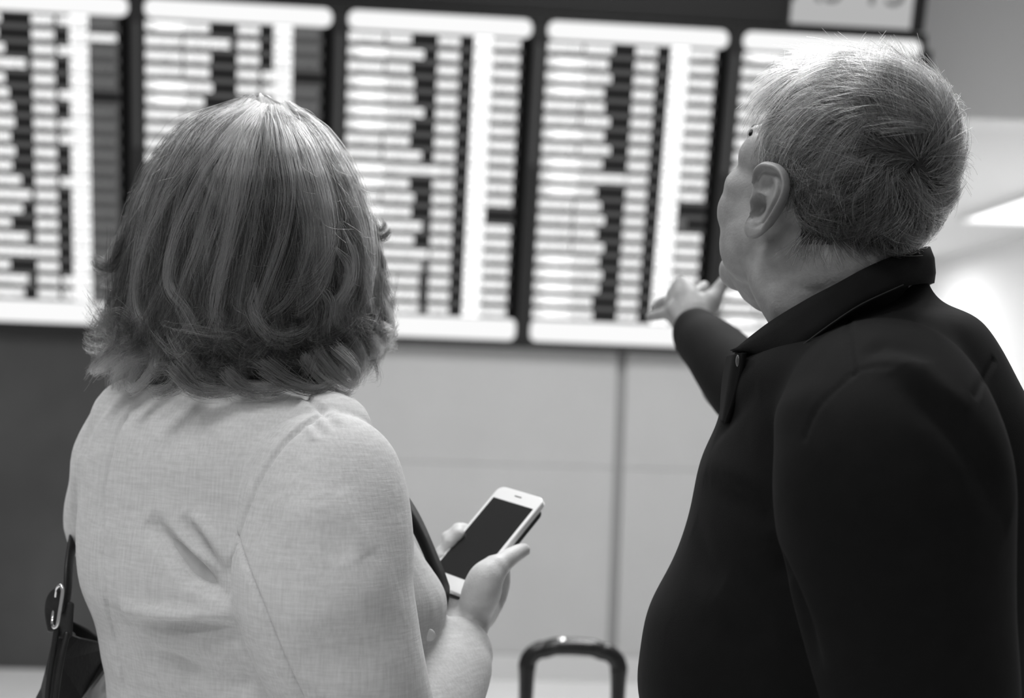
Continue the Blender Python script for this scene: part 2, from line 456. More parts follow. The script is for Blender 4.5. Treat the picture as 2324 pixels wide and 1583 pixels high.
def glyphs(V, F, MI, x0, x1, yc, h, pitch, mi, dens=.90):
    """a word of block characters between x0 and x1"""
    n = max(1, int(round((x1 - x0) / pitch))); pw = (x1 - x0) / n
    for i in range(n):
        cx = x0 + (i + .5) * pw; w = pw * dens / 2
        for (a, b_, c, d) in ((-w, -w * .25, -h / 2, h / 2), (w * .25, w, -h / 2, h / 2), (-w, w, (h * .5 - h * .24), h / 2), (-w, w, -h / 2, -h * .5 + h * .24))[:3 + rng.integers(0, 2)]:
            k = len(V); V += [(cx + a, yc + c, 0), (cx + b_, yc + c, 0), (cx + b_, yc + d, 0), (cx + a, yc + d, 0)]; F.append((k, k + 1, k + 2, k + 3)); MI.append(mi)
NAMES = ['first departure screen, at the far end over the dark wall', 'second departure screen, behind the woman\'s head',
         'third departure screen, between the two people', 'fourth departure screen, which the man points at', 'last departure screen, mostly hidden behind the man\'s head']
for s in range(5):
    t = thing('display_screen', 'tall portrait ' + NAMES[s], 'screen', mat=bmat((s - 2) * BP, 0), group='departure screens')
    lb('screen_housing', (-.003, BW + .003, -BH - .003, .003, -.06, -.008), M['plastic'], t, .002)
    V, F = box(0, BW * .955, -BH + FH, -HH, -.008, 0); mesh_obj('screen_panel', V, F, M['scr_grey'], t, smooth=False)
    V, F = box(BW * .955, BW, -BH + FH, -HH, -.008, 0); mesh_obj('screen_edge', V, F, M['scr_black'], t, smooth=False)
    V, F = rrect(0, BW, -HH, 0, .035, -.008, .001); mesh_obj('header_band', V, F, M['scr_white'], t, smooth=False)
    V, F = rrect(0, BW, -BH, -BH + FH, .03, -.008, .001); mesh_obj('footer_band', V, F, M['scr_white'], t, smooth=False)
    for r in range(ROWS):
        yc = -RT - (r + .5) * RPITCH
        V, F = box(.004, BW * .953, yc - RPITCH * .26, yc + RPITCH * .26, 0, .0006)
        row = mesh_obj('row_strip', V, F, M['scr_black'], t, smooth=False); 
        h = RPITCH * .54; V, F, MI = [], [], []
        e = EF[s][r]; w = lambda q: q * BW
        bold = rng.random() < (.45 if s > 1 else .2)
        tk = 0
        if s >= 2 or rng.random() < .8 or e > .36:
            glyphs(V, F, MI, w(.005), w(.2), yc, h, .022, tk)
            if bold: glyphs(V, F, MI, w(.05), w(.22), yc, h * 1.04, .02, 2, .98)
        if e > .22: glyphs(V, F, MI, w(.21), w(e), yc, h, .023, tk)
        t0 = .492 if s != 1 else .495
        glyphs(V, F, MI, w(t0), w(t0 + .118), yc, h * .96, .023, tk)
        glyphs(V, F, MI, w(.69), w(.79), yc, RPITCH * .86, .02, 2 if s > 1 else tk, 1.0)
        if s < 2 and rng.random() < .2: glyphs(V, F, MI, w(.63), w(.69), yc, h, .02, tk)
        dim = s < 2
        if not ((s == 2 and r == 12) or (s == 3 and r in (11, 12)) or (s == 0 and r == 5) or (s == 1 and r == 3)):
            glyphs(V, F, MI, w(.795), w(.94), yc, h * (1.0 if not dim else .85), .023, 1 if (dim and not (s == 0 and r == 1)) else tk)
        elif s == 3 and r == 12: glyphs(V, F, MI, w(.795), w(.85), yc, h, .02, 1)
        V = np.array(V); V[:, 2] = .0012
        tx_ = mesh_obj('row_text', V, F, None, row, smooth=False, mats=[M['scr_text'], M['scr_dim'], M['scr_bold']], mi=MI); tx_['kind'] = 'stuff'

# ------------------------------------------------------------------ people: shared pieces
def local(parts, c, Rm):
    return [(np.asarray(v) @ np.asarray(Rm).T + np.asarray(c), f) for v, f in parts]
def rot(yaw, pitch=0.0, roll=0.0):
    """columns: the head's right, forward, up. yaw > 0 turns towards +x, pitch > 0 looks up"""
    cy, sy, cp, sp = math.cos(yaw), math.sin(yaw), math.cos(pitch), math.sin(pitch)
    r = np.array([cy, -sy, 0]); f = np.array([sy * cp, cy * cp, sp]); u = np.cross(r, f)
    c, s = math.cos(roll), math.sin(roll)
    return np.array([c * r + s * u, f, -s * r + c * u]).T
def head_parts(heavy=0.0):
    h = heavy
    P = [ell((0, -.012, .038), (.0755, .092, .088)), ell((0, .03, -.035), (.063 - .002 * h, .062, .092)),
         ell((0, .036, -.082), (.052 - .003 * h, .046, .038)), ell((0, .074, -.104), (.024, .022, .020)),
         ell((0, .080, .030), (.050, .016, .014)), ell((0, .094, .003), (.009, .013, .027)), ell((0, .103, -.022), (.0125, .018, .0125)),
         ell((.011, .094, -.027), (.008, .011, .008)), ell((-.011, .094, -.027), (.008, .011, .008)),
         ell((0, .089, -.0585), (.023, .011, .0055)), ell((0, .087, -.069), (.020, .011, .0065)),
         ell((0, -.03, -.05), (.060, .062, .06)), ell((0, .034, .062), (.060, .056, .052))]
    for s in (-1, 1):
        P += [ell((s * .046, .056, -.018), (.022, .028, .022)), ell((s * .047, .050, -.038), (.021, .033, .030)), ell((s * .046, .058, .014), (.019, .022, .022)), ell((s * (.048 - .004 * h), .040 - .010 * h, -.058), (.024 + .003 * h, .038, .040)),
              ell((s * .033, .080, .006), (.015, .010, .009))]
    return P
def face_details(root, c, Rm, mouth=True):
    for s in (-1, 1):
        V, F = ell((s * .031, .0770, .006), (.0112, .0115, .0115)); V = V @ Rm.T + c; e = mesh_obj('eye', V, F, M['eye'], root)
        V, F = ell((s * .031, .0876, .006), (.0055, .0022, .0055)); V = V @ Rm.T + c; mesh_obj('iris', V, F, M['iris'], e)
        V, F = tube([(s * .018, .0925, .028, .002, .003), (s * .034, .0885, .034, .003, .004), (s * .050, .0760, .030, .0015, .002)], M=12, n=10)
        V = V @ Rm.T + c; mesh_obj('eyebrow', V, F, M['under_m'], root)
def make_ear(side, scale=1.0):
    """left ear (side=-1): a plate with rolled rim, hollow and lobe; local u forward, v up, w outward"""
    out = np.array([(.0, .0335), (.0115, .0315), (.0165, .024), (.0155, .014), (.0135, .004), (.012, -.008), (.0115, -.018), (.0125, -.027), (.0085, -.0345), (.001, -.0345),
                    (-.0065, -.029), (-.012, -.018), (-.0165, -.005), (-.0195, .008), (-.0195, .019), (-.015, .028), (-.008, .0325)])
    out = catmull(out, 72, closed=True); nr = 20
    cen = np.array([.001, .003]); V = []; F = []
    def bump(q, c, s): return math.exp(-(((q[0] - c[0]) / s[0]) ** 2 + ((q[1] - c[1]) / s[1]) ** 2))
    for i in range(nr + 1):
        t = i / nr
        for j in range(72):
            q = cen + (out[j] - cen) * t
            back = np.clip((.006 - q[0]) / .02, 0, 1); lobe = np.clip((-.018 - q[1]) / .008, 0, 1)
            w = .010 + .006 * back
            helix = math.exp(-((t - .90) / .085) ** 2) * (1 - lobe) * (1 if q[0] < .010 or q[1] > .012 else .15)
            w += .0048 * helix
            w -= .0035 * math.exp(-((t - .72) / .085) ** 2) * (1 - lobe) * np.clip(back * 2 + (q[1] > .014), 0, 1)
            w += .0022 * math.exp(-((t - .54) / .12) ** 2) * back * (1 - lobe)
            w -= .013 * bump(q, (.0035, -.0075), (.0065, .0090)) + .008 * bump(q, (.001, .014), (.0065, .008))
            w += .0055 * bump(q, (.0105, -.0035), (.0035, .0055)) + .003 * bump(q, (.002, -.0195), (.004, .0025))
            w += .003 * bump(q, (.004, .0055), (.006, .0022))
            w += .003 * lobe * (1 - t ** 4)
            w -= .004 * max(0, (t - .93) / .07) ** 2
            V.append((q[0], q[1], w))
    for i in range(nr):
        for j in range(72):
            k = (j + 1) % 72; F.append((i * 72 + j, i * 72 + k, (i + 1) * 72 + k, (i + 1) * 72 + j))
    b = len(V)
    for s_, w in ((.96, .002), (.80, -.012)):
        for j in range(72):
            q = np.array([.004, .002]) + (out[j] - np.array([.004, .002])) * s_; V.append((q[0], q[1], w + .006 * np.clip((.006 - q[0]) / .02, 0, 1)))
    for j in range(72):
        k = (j + 1) % 72
        F.append((nr * 72 + j, nr * 72 + k, b + k, b + j)); F.append((b + j, b + k, b + 72 + k, b + 72 + j))
    V = np.array(V) * scale
    # tip the rear edge out from the head
    a = math.radians(-20); u, v, w = V.T
    u2 = u * math.cos(a) + w * math.sin(a); w2 = w * math.cos(a) - (u + .004) * math.sin(a)
    return np.array([side * w2, u2, v]).T, F
def hair_curves(name, strands, tones, mat, parent, r0=.00016, r1=.00006):
    """strands: list of (n,3) arrays, any n"""
    hc = bpy.data.hair_curves.new(name)
    hc.add_curves([len(s) for s in strands])
    P = np.concatenate(strands).astype(np.float32)
    hc.attributes['position'].data.foreach_set('vector', P.ravel())
    rad = np.concatenate([np.linspace(r0, r1, len(s)) for s in strands]).astype(np.float32)
    a = hc.attributes.get('radius') or hc.attributes.new('radius', 'FLOAT', 'POINT'); a.data.foreach_set('value', rad)
    a = hc.attributes.new('tone', 'FLOAT', 'CURVE'); a.data.foreach_set('value', np.asarray(tones, np.float32))
    hc.materials.append(mat)
    o = bpy.data.objects.new(name, hc); C.objects.link(o); o.parent = parent
    return o
def finger(pts, r0, r1):
    n = len(pts); return ptube([tuple(p) + (r0 + (r1 - r0) * i / (n - 1),) for i, p in enumerate(pts)], M=18, n=12)
def world_ring(c, a, b, yaw, n=2.3): return ring(c, a, b, yaw, n)
def legs(cx, cy, yaw, hip_z, hw, big=1.0):
    rx = np.array([math.cos(yaw), -math.sin(yaw), 0]); fw = np.array([math.sin(yaw), math.cos(yaw), 0]); c = np.array([cx, cy, 0]); P = []
    P.append(loft([ring(c + [0, 0, hip_z + .17], hw * .74 * big, .085 * big, yaw), ring(c + [0, 0, hip_z + .08], hw * .86 * big, .10 * big, yaw), ring(c + [0, 0, hip_z - .06], hw * 1.0, .115, yaw)], 14))
    for s in (-1, 1):
        p = c + rx * s * hw * .50
        P.append(tube([tuple(p + [0, 0, hip_z + .02]) + (.088 * big, .095 * big), tuple(p + [0, 0, hip_z - .2]) + (.080, .086), tuple(p + rx * s * .01 + [0, 0, hip_z * .52]) + (.062, .066),
                       tuple(p + rx * s * .01 + [0, 0, hip_z * .3]) + (.060, .062), tuple(p + rx * s * .015 + [0, 0, .07]) + (.056, .058)], M=30, n=20))
    return P, [c + rx * s * (hw * .5 + .015) for s in (-1, 1)], fw, rx
def shoe(root, p, fw, rx, heel=.0):
    R = []
    for (t, w, h) in ((-.085, .018, .045), (-.07, .032, .062), (-.02, .034, .070), (.04, .040, .058), (.10, .044, .042), (.15, .036, .032), (.172, .015, .018)):
        th = np.linspace(0, 2 * PI, 20, endpoint=False)
        z = np.where(np.sin(th) > 0, np.sin(th) * h, 0) + .002
        R.append(p + fw * t + np.outer(np.cos(th) * w, rx) + np.outer(z, (0, 0, 1)))
    V, F = skin(np.array(R)); mesh_obj('shoe', V, F, M['shoe'], root)
def wobble(V, N, amp, freqs, seed):
    r = np.random.default_rng(seed); d = np.zeros(len(V))
    for f in freqs:
        for _ in range(3):
            k = r.normal(size=3); k = k / np.linalg.norm(k) * f; d += np.sin(V @ k + r.uniform(0, 6.3)) / f
    return V + N * (d * amp)[:, None]

# ------------------------------------------------------------------ the woman
DW = 1.36; YW = math.radians(32)
woman = thing('person', 'person with shoulder-length wavy brown hair in a light linen jacket, holding a white phone', 'person', (at(560, 900, DW)[0], DW + .03, 0))
woman_parts = []
def wp(o):
    o.parent = woman; o.matrix_parent_inverse = woman.matrix_world.inverted(); return o
HW_C = at(562, 535, 1.395); HW_R = rot(math.radians(-2), math.radians(8), 0)
def torso_w(k=1.0, low=.78):
    E = [(845, 455, 640, 1.37, .95, 1), (872, 335, 742, 1.37, .62, 1), (905, 262, 806, 1.37, .56, 1), (960, 208, 850, 1.37, .56, 1), (1040, 178, 880, 1.37, .58, 1), (1130, 172, 900, 1.38, .64, 1),
         (1230, 172, 945, 1.39, .72, 1), (1330, 193, 1000, 1.40, .80, 1), (1420, 224, 990, 1.40, .78, 1), (1500, 233, 965, 1.395, .74, 1), (1583, 240, 950, 1.39, .70, 1)]
    K = [ring_edges(y, *((xl + xr) / 2 - (xr - xl) / 2 * k, (xl + xr) / 2 + (xr - xl) / 2 * k), d, q, YW, 2.35) for (y, xl, xr, d, q, _) in E]
    c = K[-1].mean(0)
    for z, a, b in ((c[2] - .10, .158, .118), (c[2] - .20, .174, .132), (low, .184, .140)):
        if z < c[2]: K.append(ring((c[0] + .004, c[1], z), a * k, b * k, YW, 2.35))
    return loft(K, 80)
def sleeve_r(k=1.0):
    return ptube([(745, 985, 1.285, .040 * k), (742, 1030, 1.275, .062 * k), (738, 1110, 1.265, .073 * k), (738, 1220, 1.255, .078 * k), (735, 1330, 1.243, .079 * k), (765, 1450, 1.238, .0735 * k), (810, 1583, 1.243, .0655 * k), (868, 1740, 1.27, .058 * k)], M=60, n=32)
def fore_r(k=1.0, end=True):
    P = [(868, 1755, 1.28, .056 * k), (910, 1700, 1.30, .054 * k), (964, 1610, 1.340, .050 * k), (1016, 1520, 1.385, .043 * k), (1032, 1484, 1.402, .038 * k)]
    return ptube(P, M=40, n=28)
def sleeve_l(k=1.0):
    return ptube([(318, 965, 1.42, .050 * k), (303, 1040, 1.44, .060 * k), (288, 1110, 1.46, .058 * k), (270, 1185, 1.49, .055 * k), (300, 1215, 1.53, .046 * k), (370, 1330, 1.58, .042 * k)], M=40, n=24)
# body: one continuous skin
RH = [  # right hand: palm behind the phone's lower end, wrist just past the cuff
    ptube([(868, 1755, 1.28, .040), (980, 1600, 1.345, .036), (1036, 1490, 1.40, .028, .025), (1052, 1430, 1.425, .025, .021), (1068, 1378, 1.450, .030, .021)], M=30),
    ptube([(1066, 1392, 1.452, .029, .020), (1078, 1340, 1.472, .036, .017), (1078, 1290, 1.49, .038, .015), (1072, 1250, 1.503, .034, .012)], M=20, upv=(.2, 1, 0)),
    ptube([(1078, 1385, 1.430, .018), (1092, 1345, 1.420, .0200), (1104, 1312, 1.418, .0185), (1124, 1288, 1.424, .0140)], M=20),
    finger([(1108, 1318, 1.420), (1132, 1284, 1.428), (1160, 1262, 1.440), (1188, 1247, 1.452)], .0135, .0080),
    finger([(1085, 1255, 1.506), (1072, 1215, 1.515), (1042, 1200, 1.508), (1040, 1212, 1.49)], .0095, .0072),
    finger([(1070, 1265, 1.507), (1050, 1235, 1.517), (1018, 1218, 1.508), (1022, 1232, 1.487)], .0095, .0074),
    finger([(1056, 1285, 1.503), (1030, 1262, 1.511), (1002, 1252, 1.50), (1004, 1266, 1.482)], .009, .007),
    finger([(1050, 1310, 1.497), (1020, 1295, 1.502), (998, 1285, 1.492), (1000, 1296, 1.474)], .008, .0062)]
LH = [ptube([(262, 1225, 1.53, .034), (340, 1400, 1.56, .030), (330, 1500, 1.56, .026), (300, 1535, 1.55, .026, .02)], M=24),
      ptube([(305, 1528, 1.55, .026, .018), (268, 1545, 1.53, .034, .015), (240, 1560, 1.515, .036, .013)], M=16, upv=(0, 0, 1)),
      finger([(252, 1530, 1.520), (232, 1533, 1.490), (214, 1546, 1.472), (216, 1562, 1.476)], .0080, .0066),
      finger([(246, 1560, 1.520), (227, 1564, 1.490), (210, 1577, 1.472), (212, 1592, 1.476)], .0080, .0066),
      finger([(240, 1590, 1.520), (222, 1595, 1.490), (206, 1608, 1.472), (208, 1622, 1.476)], .0080, .0066),
      finger([(234, 1620, 1.520), (217, 1626, 1.490), (202, 1639, 1.472), (204, 1652, 1.476)], .0080, .0066),
      finger([(280, 1520, 1.54), (262, 1512, 1.52), (246, 1516, 1.505)], .0105, .0085)]
neck_w = ptube([(548, 930, 1.385, .075), (552, 870, 1.385, .056), (556, 740, 1.39, .052), (560, 600, 1.39, .055)], M=24)
lg, ft, fw_w, rx_w = legs(-.242, 1.385, YW, .80, .150)
BP_W = local(head_parts(), HW_C, HW_R) + [neck_w, torso_w(.90, .80), sleeve_r(.72), sleeve_l(.72)] + RH + LH
V, F = fuse(BP_W + [tube([tuple(p + [0, 0, .80]) + (.06,), tuple(p + [0, 0, .45]) + (.045,), tuple(p + [0, 0, .08]) + (.036,), tuple(p + fw_w * .03 + [0, 0, .05]) + (.034,)], M=24) for p in [ (q * 1.0) for q in ft]], .0032, 5)
wp(quad_obj('body', V, F, M['skin'], None))
face_details(woman, HW_C - np.array(woman.location), HW_R)
V, F = fuse(lg, .006, 6); wp(quad_obj('trousers', V, F, M['trousers'], None))
for p in ft:
    shoe(woman, p - np.array([woman.location[0], woman.location[1], 0]), fw_w, rx_w)

# jacket
JV, JF = fuse([torso_w(1.0), sleeve_r(), fore_r(), sleeve_l()], .0027, 6)
JN = normals(JV, JF)
JV = wobble(JV, JN, .0045, (22, 38, 60), 3)
jb = bvh_of(JV, JF)
def jfold(pts, amp, sig, taper=True):
    global JV
    JV = fold(JV, JN, cast(jb, pts), amp, sig, taper)
# folds that run from the back armhole over the back
for (pts, amp, sig) in [
    ([(335, 1175), (400, 1255), (450, 1305), (525, 1360)], -.0090, .010), ([(362, 1186), (410, 1238), (465, 1288), (515, 1330)], .0045, .008),
    ([(410, 1170), (450, 1225), (490, 1290), (515, 1330)], -.005, .008), ([(430, 1165), (470, 1220), (505, 1290)], .003, .008),
    ([(270, 1378), (340, 1390), (430, 1398), (545, 1404)], .0055, .009), ([(300, 1392), (380, 1408), (470, 1418), (555, 1430)], -.007, .013),
    ([(325, 1470), (380, 1488), (430, 1512), (490, 1522)], -.003, .010), ([(330, 1455), (390, 1472), (440, 1495)], .002, .008),
    ([(470, 1560), (540, 1545), (570, 1530)], -.003, .012),
    ([(770, 1110), (800, 1200), (835, 1260)], .0016, .014), ([(740, 1120), (770, 1210), (800, 1270)], -.0016, .016),
    ([(600, 1130), (700, 1170), (800, 1150)], .002, .02), ([(640, 1400), (760, 1380), (900, 1300)], .002, .025), ([(660, 1480), (780, 1470), (930, 1420)], -.002, .02),
    ([(190, 1010), (175, 1100), (165, 1180)], .002, .012)]:
    jfold(pts, amp * 2.3, sig)
for k in range(5):      # gathers at the sleeve head
    x, y = 700 + 14 * k, 975 - 9 * k
    jfold([(x - 6, y - 14), (x + 6, y + 6), (x + 12, y + 26)], .0022 if k % 2 == 0 else -.0016, .0035)
# seams
for pts in ([(720, 945), (690, 965), (640, 1010), (590, 1085), (555, 1170), (530, 1250), (514, 1318)],
            [(536, 1216), (560, 1290), (600, 1390), (640, 1490), (684, 1583)],
            [(285, 945), (268, 975), (248, 1040), (233, 1120), (230, 1200), (231, 1280), (243, 1380), (268, 1490), (283, 1583)],
            [(690, 897), (715, 915), (738, 942)]):
    P = cast(jb, pts, n=160); JV = fold(JV, JN, P, -.0042, .0026, False)
    JV = fold(JV, JN, P + JN[0] * 0 + np.array([-.005, 0, 0]), .0012, .0035, False)
jk = wp(quad_obj('jacket', JV, JF, M['jacket'], None))
# black-faced lapel along the open front edge
def strip(name, inner, outer, di, do, thick, mat, n=50, swap=False):
    a = catmull(np.array([tuple(at(x, y, d)) for (x, y), d in zip(inner, di)]), n); b = catmull(np.array([tuple(at(x, y, d)) for (x, y), d in zip(outer, do)]), n)
    R = []
    for p, q in zip(a, b):
        v = q - p; nrm = np.cross(v, [0, 0, 1.0]); nrm = nrm / (np.linalg.norm(nrm) + 1e-9) * thick
        R.append([p, p * .75 + q * .25 - nrm * .4, (p + q) / 2 - nrm * .7, q - nrm * .5, q + nrm * .5, (p + q) / 2 + nrm * .5, p + nrm * .3])
    V, F = skin(np.array(R)); return V, F
inn = [(884, 1083), (920, 1172), (949, 1232), (971, 1284), (984, 1328), (984, 1398), (996, 1424)]
outr = [(884, 1082), (924, 1131), (955, 1185), (987, 1258), (1009, 1312), (1015, 1344), (1001, 1420)]
V, F = strip('lapel', inn, outr, [1.355, 1.375, 1.385, 1.39, 1.395, 1.40, 1.40], [1.36, 1.39, 1.40, 1.41, 1.415, 1.42, 1.41], .006, M['lining'])
lp = wp(mesh_obj('lapel', V, F, M['lining'])); lp['label'] = 'glossy black lapel on the open front edge'
for o in (lp,):
    pass
hb = jb.ray_cast(Vector(CAM), Vector(ray(974, 1440)))[0]; V, F = ell(np.array(hb) - _F * .001, (.006, .0025, .006)); bt = wp(mesh_obj('button', V, F, M['shell_button']))

# ---- the woman's hair: an inner mass and the strands over it
YT = np.array([214, 225, 250, 290, 340, 400, 470, 560, 640, 720, 790, 840, 875, 905], float)
XL = np.array([560, 522, 478, 424, 376, 336, 304, 280, 264, 252, 240, 244, 290, 340], float)
XR = np.array([612, 636, 668, 712, 752, 788, 820, 850, 864, 872, 868, 842, 806, 770], float)
DEP = np.array([.012, .045, .075, .100, .117, .127, .131, .130, .124, .116, .108, .100, .094, .088])
DH = 1.395
def shell(y, th, s=1.0):
    y = np.asarray(y, float); c = np.interp(y, YT, (XL + XR) / 2); h = np.interp(y, YT, (XR - XL) / 2); b = np.interp(y, YT, DEP)
    d = DH - s * b * np.sin(th) + .02 * np.clip((y - 250) / 300, 0, 1) * 0
    px = c + s * h * np.cos(th)
    k = d[..., None] if np.ndim(d) else d
    return CAM + k * (_F + _R * ((px - CX) / FPX)[..., None] - _U * ((y - CY) / FPX)[..., None])
def shell_mesh(s, y1):
    ys = np.linspace(216, y1, 46); th = np.linspace(0, 2 * PI, 72, endpoint=False)
    R = np.array([shell(np.full(72, y), th, s * np.clip(.25 + (y - 214) / 90, 0, 1)) for y in ys])
    # the face stays free in front
    return skin(R)
UV_, UF_ = shell_mesh(.88, 872)
_px, _py, _pd = pix(UV_)
front = np.array([(_pd[list(f)].mean() > DH + .055) and (_py[list(f)].mean() > 400) for f in UF_])
UF_ = [f for f, q_ in zip(UF_, front) if not q_]
hw_o = wp(mesh_obj('hair', UV_, UF_, M['under_w']))
SC = at(560, 500, DH)
def frame_at(P):
    T = np.gradient(P, axis=0); T /= np.linalg.norm(T, axis=1)[:, None] + 1e-9
    Rd = P - (SC + np.outer(P[:, 2] - SC[2], (0, 0, 1))); Rd[:, 2] *= 0.3; Rd /= np.linalg.norm(Rd, axis=1)[:, None] + 1e-9
    Rd -= T * (Rd * T).sum(1)[:, None]; Rd /= np.linalg.norm(Rd, axis=1)[:, None] + 1e-9
    return T, np.cross(T, Rd), Rd
strands, tones = [], []
def clump(P, n, rad, tone, tip=.35, frizz=.0014, var=.14, flat=.5, ragged=0):
    tip = tip + .2
    m = len(P); T, B, Rd = frame_at(P); t = np.linspace(0, 1, m)
    for _ in range(n):
        a, b = rng.normal(size=2) * rad; b *= flat
        w = 1 - (1 - tip) * t ** 1.5
        ph = rng.uniform(0, 6.3, 4); fz = frizz * (rng.gamma(1.5, .7))
        o = (a * w + fz * np.sin(t * rng.uniform(5, 11) + ph[0]))[:, None] * B + (b * w + fz * .7 * np.sin(t * rng.uniform(5, 12) + ph[1]))[:, None] * Rd
        k = int(np.clip(m * rng.uniform(.66, 1.05), 6, m))
        k0 = int(rng.integers(0, max(1, int(m * ragged)))) if ragged else 0
        k = max(k, k0 + 5)
        strands.append((P + o * np.clip(.25 + t * 5, 0, 1)[:, None])[k0:k]); tones.append(np.clip(tone + rng.normal() * var, 0, 1))
def clump_path(th0, y0, y1, s0, s1, drift, hook, side, m=20, wave=.0):
    t = np.linspace(0, 1, m); y = y0 + (y1 - y0) * (t ** .95)
    th = th0 + drift * t ** 2 + wave * np.sin(t * 7 + th0 * 9)
    s = s0 + (s1 - s0) * t ** .7
    top = np.clip(.25 + (y - 214) / 70, 0, 1)
    P = shell(y, th, s * np.maximum(top, .55))
    T, B, Rd = frame_at(P)
    k = np.clip((t - .62) / .38, 0, 1)
    # the end curls: out and up (hook > 0) or under (hook < 0), with a sideways swing
    ang = k * 2.6
    P = P + Rd * (abs(hook) * np.sign(hook) * (1 - np.cos(ang)) * .55)[:, None] + np.array([0, 0, 1]) * (abs(hook) * np.clip(ang - np.sin(ang), 0, 9) * .42)[:, None] + B * (side * k ** 1.6)[:, None]
    return P
# back and sides, three layers
for i in range(430):
    th = rng.uniform(-.55, PI + .55)
    lay = rng.random()
    if lay < .34:   # long under layer, ends flicked
        P = clump_path(th, rng.uniform(330, 470), rng.uniform(815, 905) - 90 * max(0, abs(math.cos(th)) - .55), .90, rng.uniform(.93, 1.03), rng.normal() * .10, rng.uniform(-.004, .016), rng.normal() * .018, wave=.03); tone = rng.uniform(.35, .8) if rng.random() < .16 else rng.uniform(0, .09)
    elif lay < .78:  # middle lengths
        P = clump_path(th, rng.uniform(218, 330), rng.uniform(690, 840), .94, rng.uniform(.97, 1.02), rng.normal() * .10, rng.uniform(-.010, .012), rng.normal() * .016, wave=.025); tone = rng.uniform(.4, .9) if rng.random() < .22 else rng.uniform(0, .10)
    else:            # short upper layer
        P = clump_path(th, rng.uniform(216, 250), rng.uniform(500, 720), .97, rng.uniform(.99, 1.03), rng.normal() * .10, rng.uniform(-.012, .006), rng.normal() * .012, wave=.02); tone = rng.uniform(.4, .9) if rng.random() < .34 else rng.uniform(0, .12)
    clump(P, 75, rng.uniform(.0035, .0075), tone, tip=rng.uniform(.25, .7))
# curls along the lower edge
for i in range(170):
    th = rng.uniform(-.4, PI + .4); edge = abs(math.cos(th))
    y0 = rng.uniform(650, 760); y1 = rng.uniform(800, 905) - 60 * edge
    P = clump_path(th, y0, y1, .96, rng.uniform(.97, 1.06), rng.normal() * .22, rng.choice([-1, 1], p=[.3, .7]) * rng.uniform(.012, .026), rng.normal() * .03, wave=.06)
    clump(P, 55, rng.uniform(.003, .006), (rng.uniform(.3, .7) if rng.random() < .25 else rng.uniform(0, .12)), tip=.45, frizz=.0024)
def hero(pts, n=70, rad=.0045, tone=.45, s=1.03, tip=.3, depth=None, frizz=.0010):
    """a lock that can be picked out in the photograph, laid on the outer shell"""
    q = catmull(np.array(pts, float), 22); c = np.interp(q[:, 1], YT, (XL + XR) / 2); h = np.interp(q[:, 1], YT, (XR - XL) / 2); b = np.interp(q[:, 1], YT, DEP)
    u = np.clip((q[:, 0] - c) / (h * s), -1, 1)
    d = DH - s * b * np.sqrt(1 - u ** 2)
    if depth is not None: d = np.minimum(d, depth) if depth < DH - .02 else d * 0 + depth
    clump(np.array([at(x, y, z) for (x, y), z in zip(q, d)]), n, rad, tone, tip + .15, frizz, ragged=.35 if pts[0][1] > 300 else 0)
for pts, n, rad, tone in [
    ([(585, 232), (520, 290), (440, 380), (372, 470), (330, 560), (308, 640), (312, 705), (340, 745), (352, 770)], 130, .0045, .42),
    ([(590, 235), (540, 300), (470, 400), (420, 500), (390, 590), (390, 650), (423, 700), (462, 770), (480, 795)], 130, .004, .62),
    ([(580, 240), (530, 330), (490, 430), (450, 560), (420, 640), (410, 700), (440, 760), (470, 800)], 120, .0045, .45),
    ([(560, 250), (500, 290), (470, 340), (462, 390), (480, 430), (490, 450)], 60, .002, .75),
    ([(600, 240), (560, 320), (520, 420), (500, 500), (478, 560), (466, 620)], 90, .003, .55),
    ([(600, 240), (575, 330), (556, 440), (520, 560), (490, 660), (485, 720), (520, 780)], 120, .004, .40),
    ([(610, 240), (560, 320), (540, 420), (525, 520), (498, 640), (490, 720), (510, 770), (540, 800)], 110, .003, .58),
    ([(610, 240), (600, 340), (580, 480), (560, 590), (545, 690), (540, 770), (556, 810)], 110, .004, .35),
    ([(620, 240), (640, 330), (655, 430), (640, 540), (600, 660), (575, 740), (600, 790)], 110, .004, .5),
    ([(625, 240), (655, 330), (678, 420), (700, 510), (690, 590), (650, 680), (600, 720)], 100, .004, .5),
    ([(630, 238), (680, 330), (715, 430), (735, 530), (735, 610), (715, 660), (680, 695), (660, 700)], 130, .004, .6),
    ([(640, 236), (700, 330), (740, 440), (752, 540), (730, 600), (690, 640), (640, 650)], 110, .0035, .45),
    ([(580, 640), (582, 690), (600, 740), (650, 760), (700, 740), (725, 690)], 110, .0028, .62),
    ([(570, 660), (575, 710), (610, 765), (660, 775), (705, 750)], 80, .003, .45),
    ([(760, 560), (790, 600), (786, 650), (763, 690), (768, 735), (800, 752), (832, 750)], 110, .0024, .72),
    ([(770, 500), (800, 580), (800, 640), (778, 690), (785, 730), (815, 745)], 80, .003, .5),
    ([(650, 235), (720, 300), (780, 400), (815, 500), (830, 600), (822, 680), (800, 730)], 120, .005, .35),
    ([(655, 232), (740, 310), (800, 400), (836, 500), (848, 590), (840, 660), (850, 720)], 120, .005, .4),
    ([(640, 240), (668, 300), (690, 370), (712, 440)], 70, .002, .85), ([(600, 236), (575, 280), (520, 330), (495, 360)], 80, .0022, .8),
    ([(720, 640), (745, 690), (740, 760), (770, 800), (820, 790)], 90, .004, .4), ([(430, 800), (470, 840), (520, 850), (560, 846)], 90, .003, .75),
    ([(500, 700), (520, 770), (560, 810), (610, 820), (640, 815)], 110, .004, .45), ([(380, 730), (420, 800), (480, 850), (540, 865)], 100, .005, .3)]:
    hero(pts, int(n * .8), rad * 1.35, tone * rng.uniform(.75, 1.1))
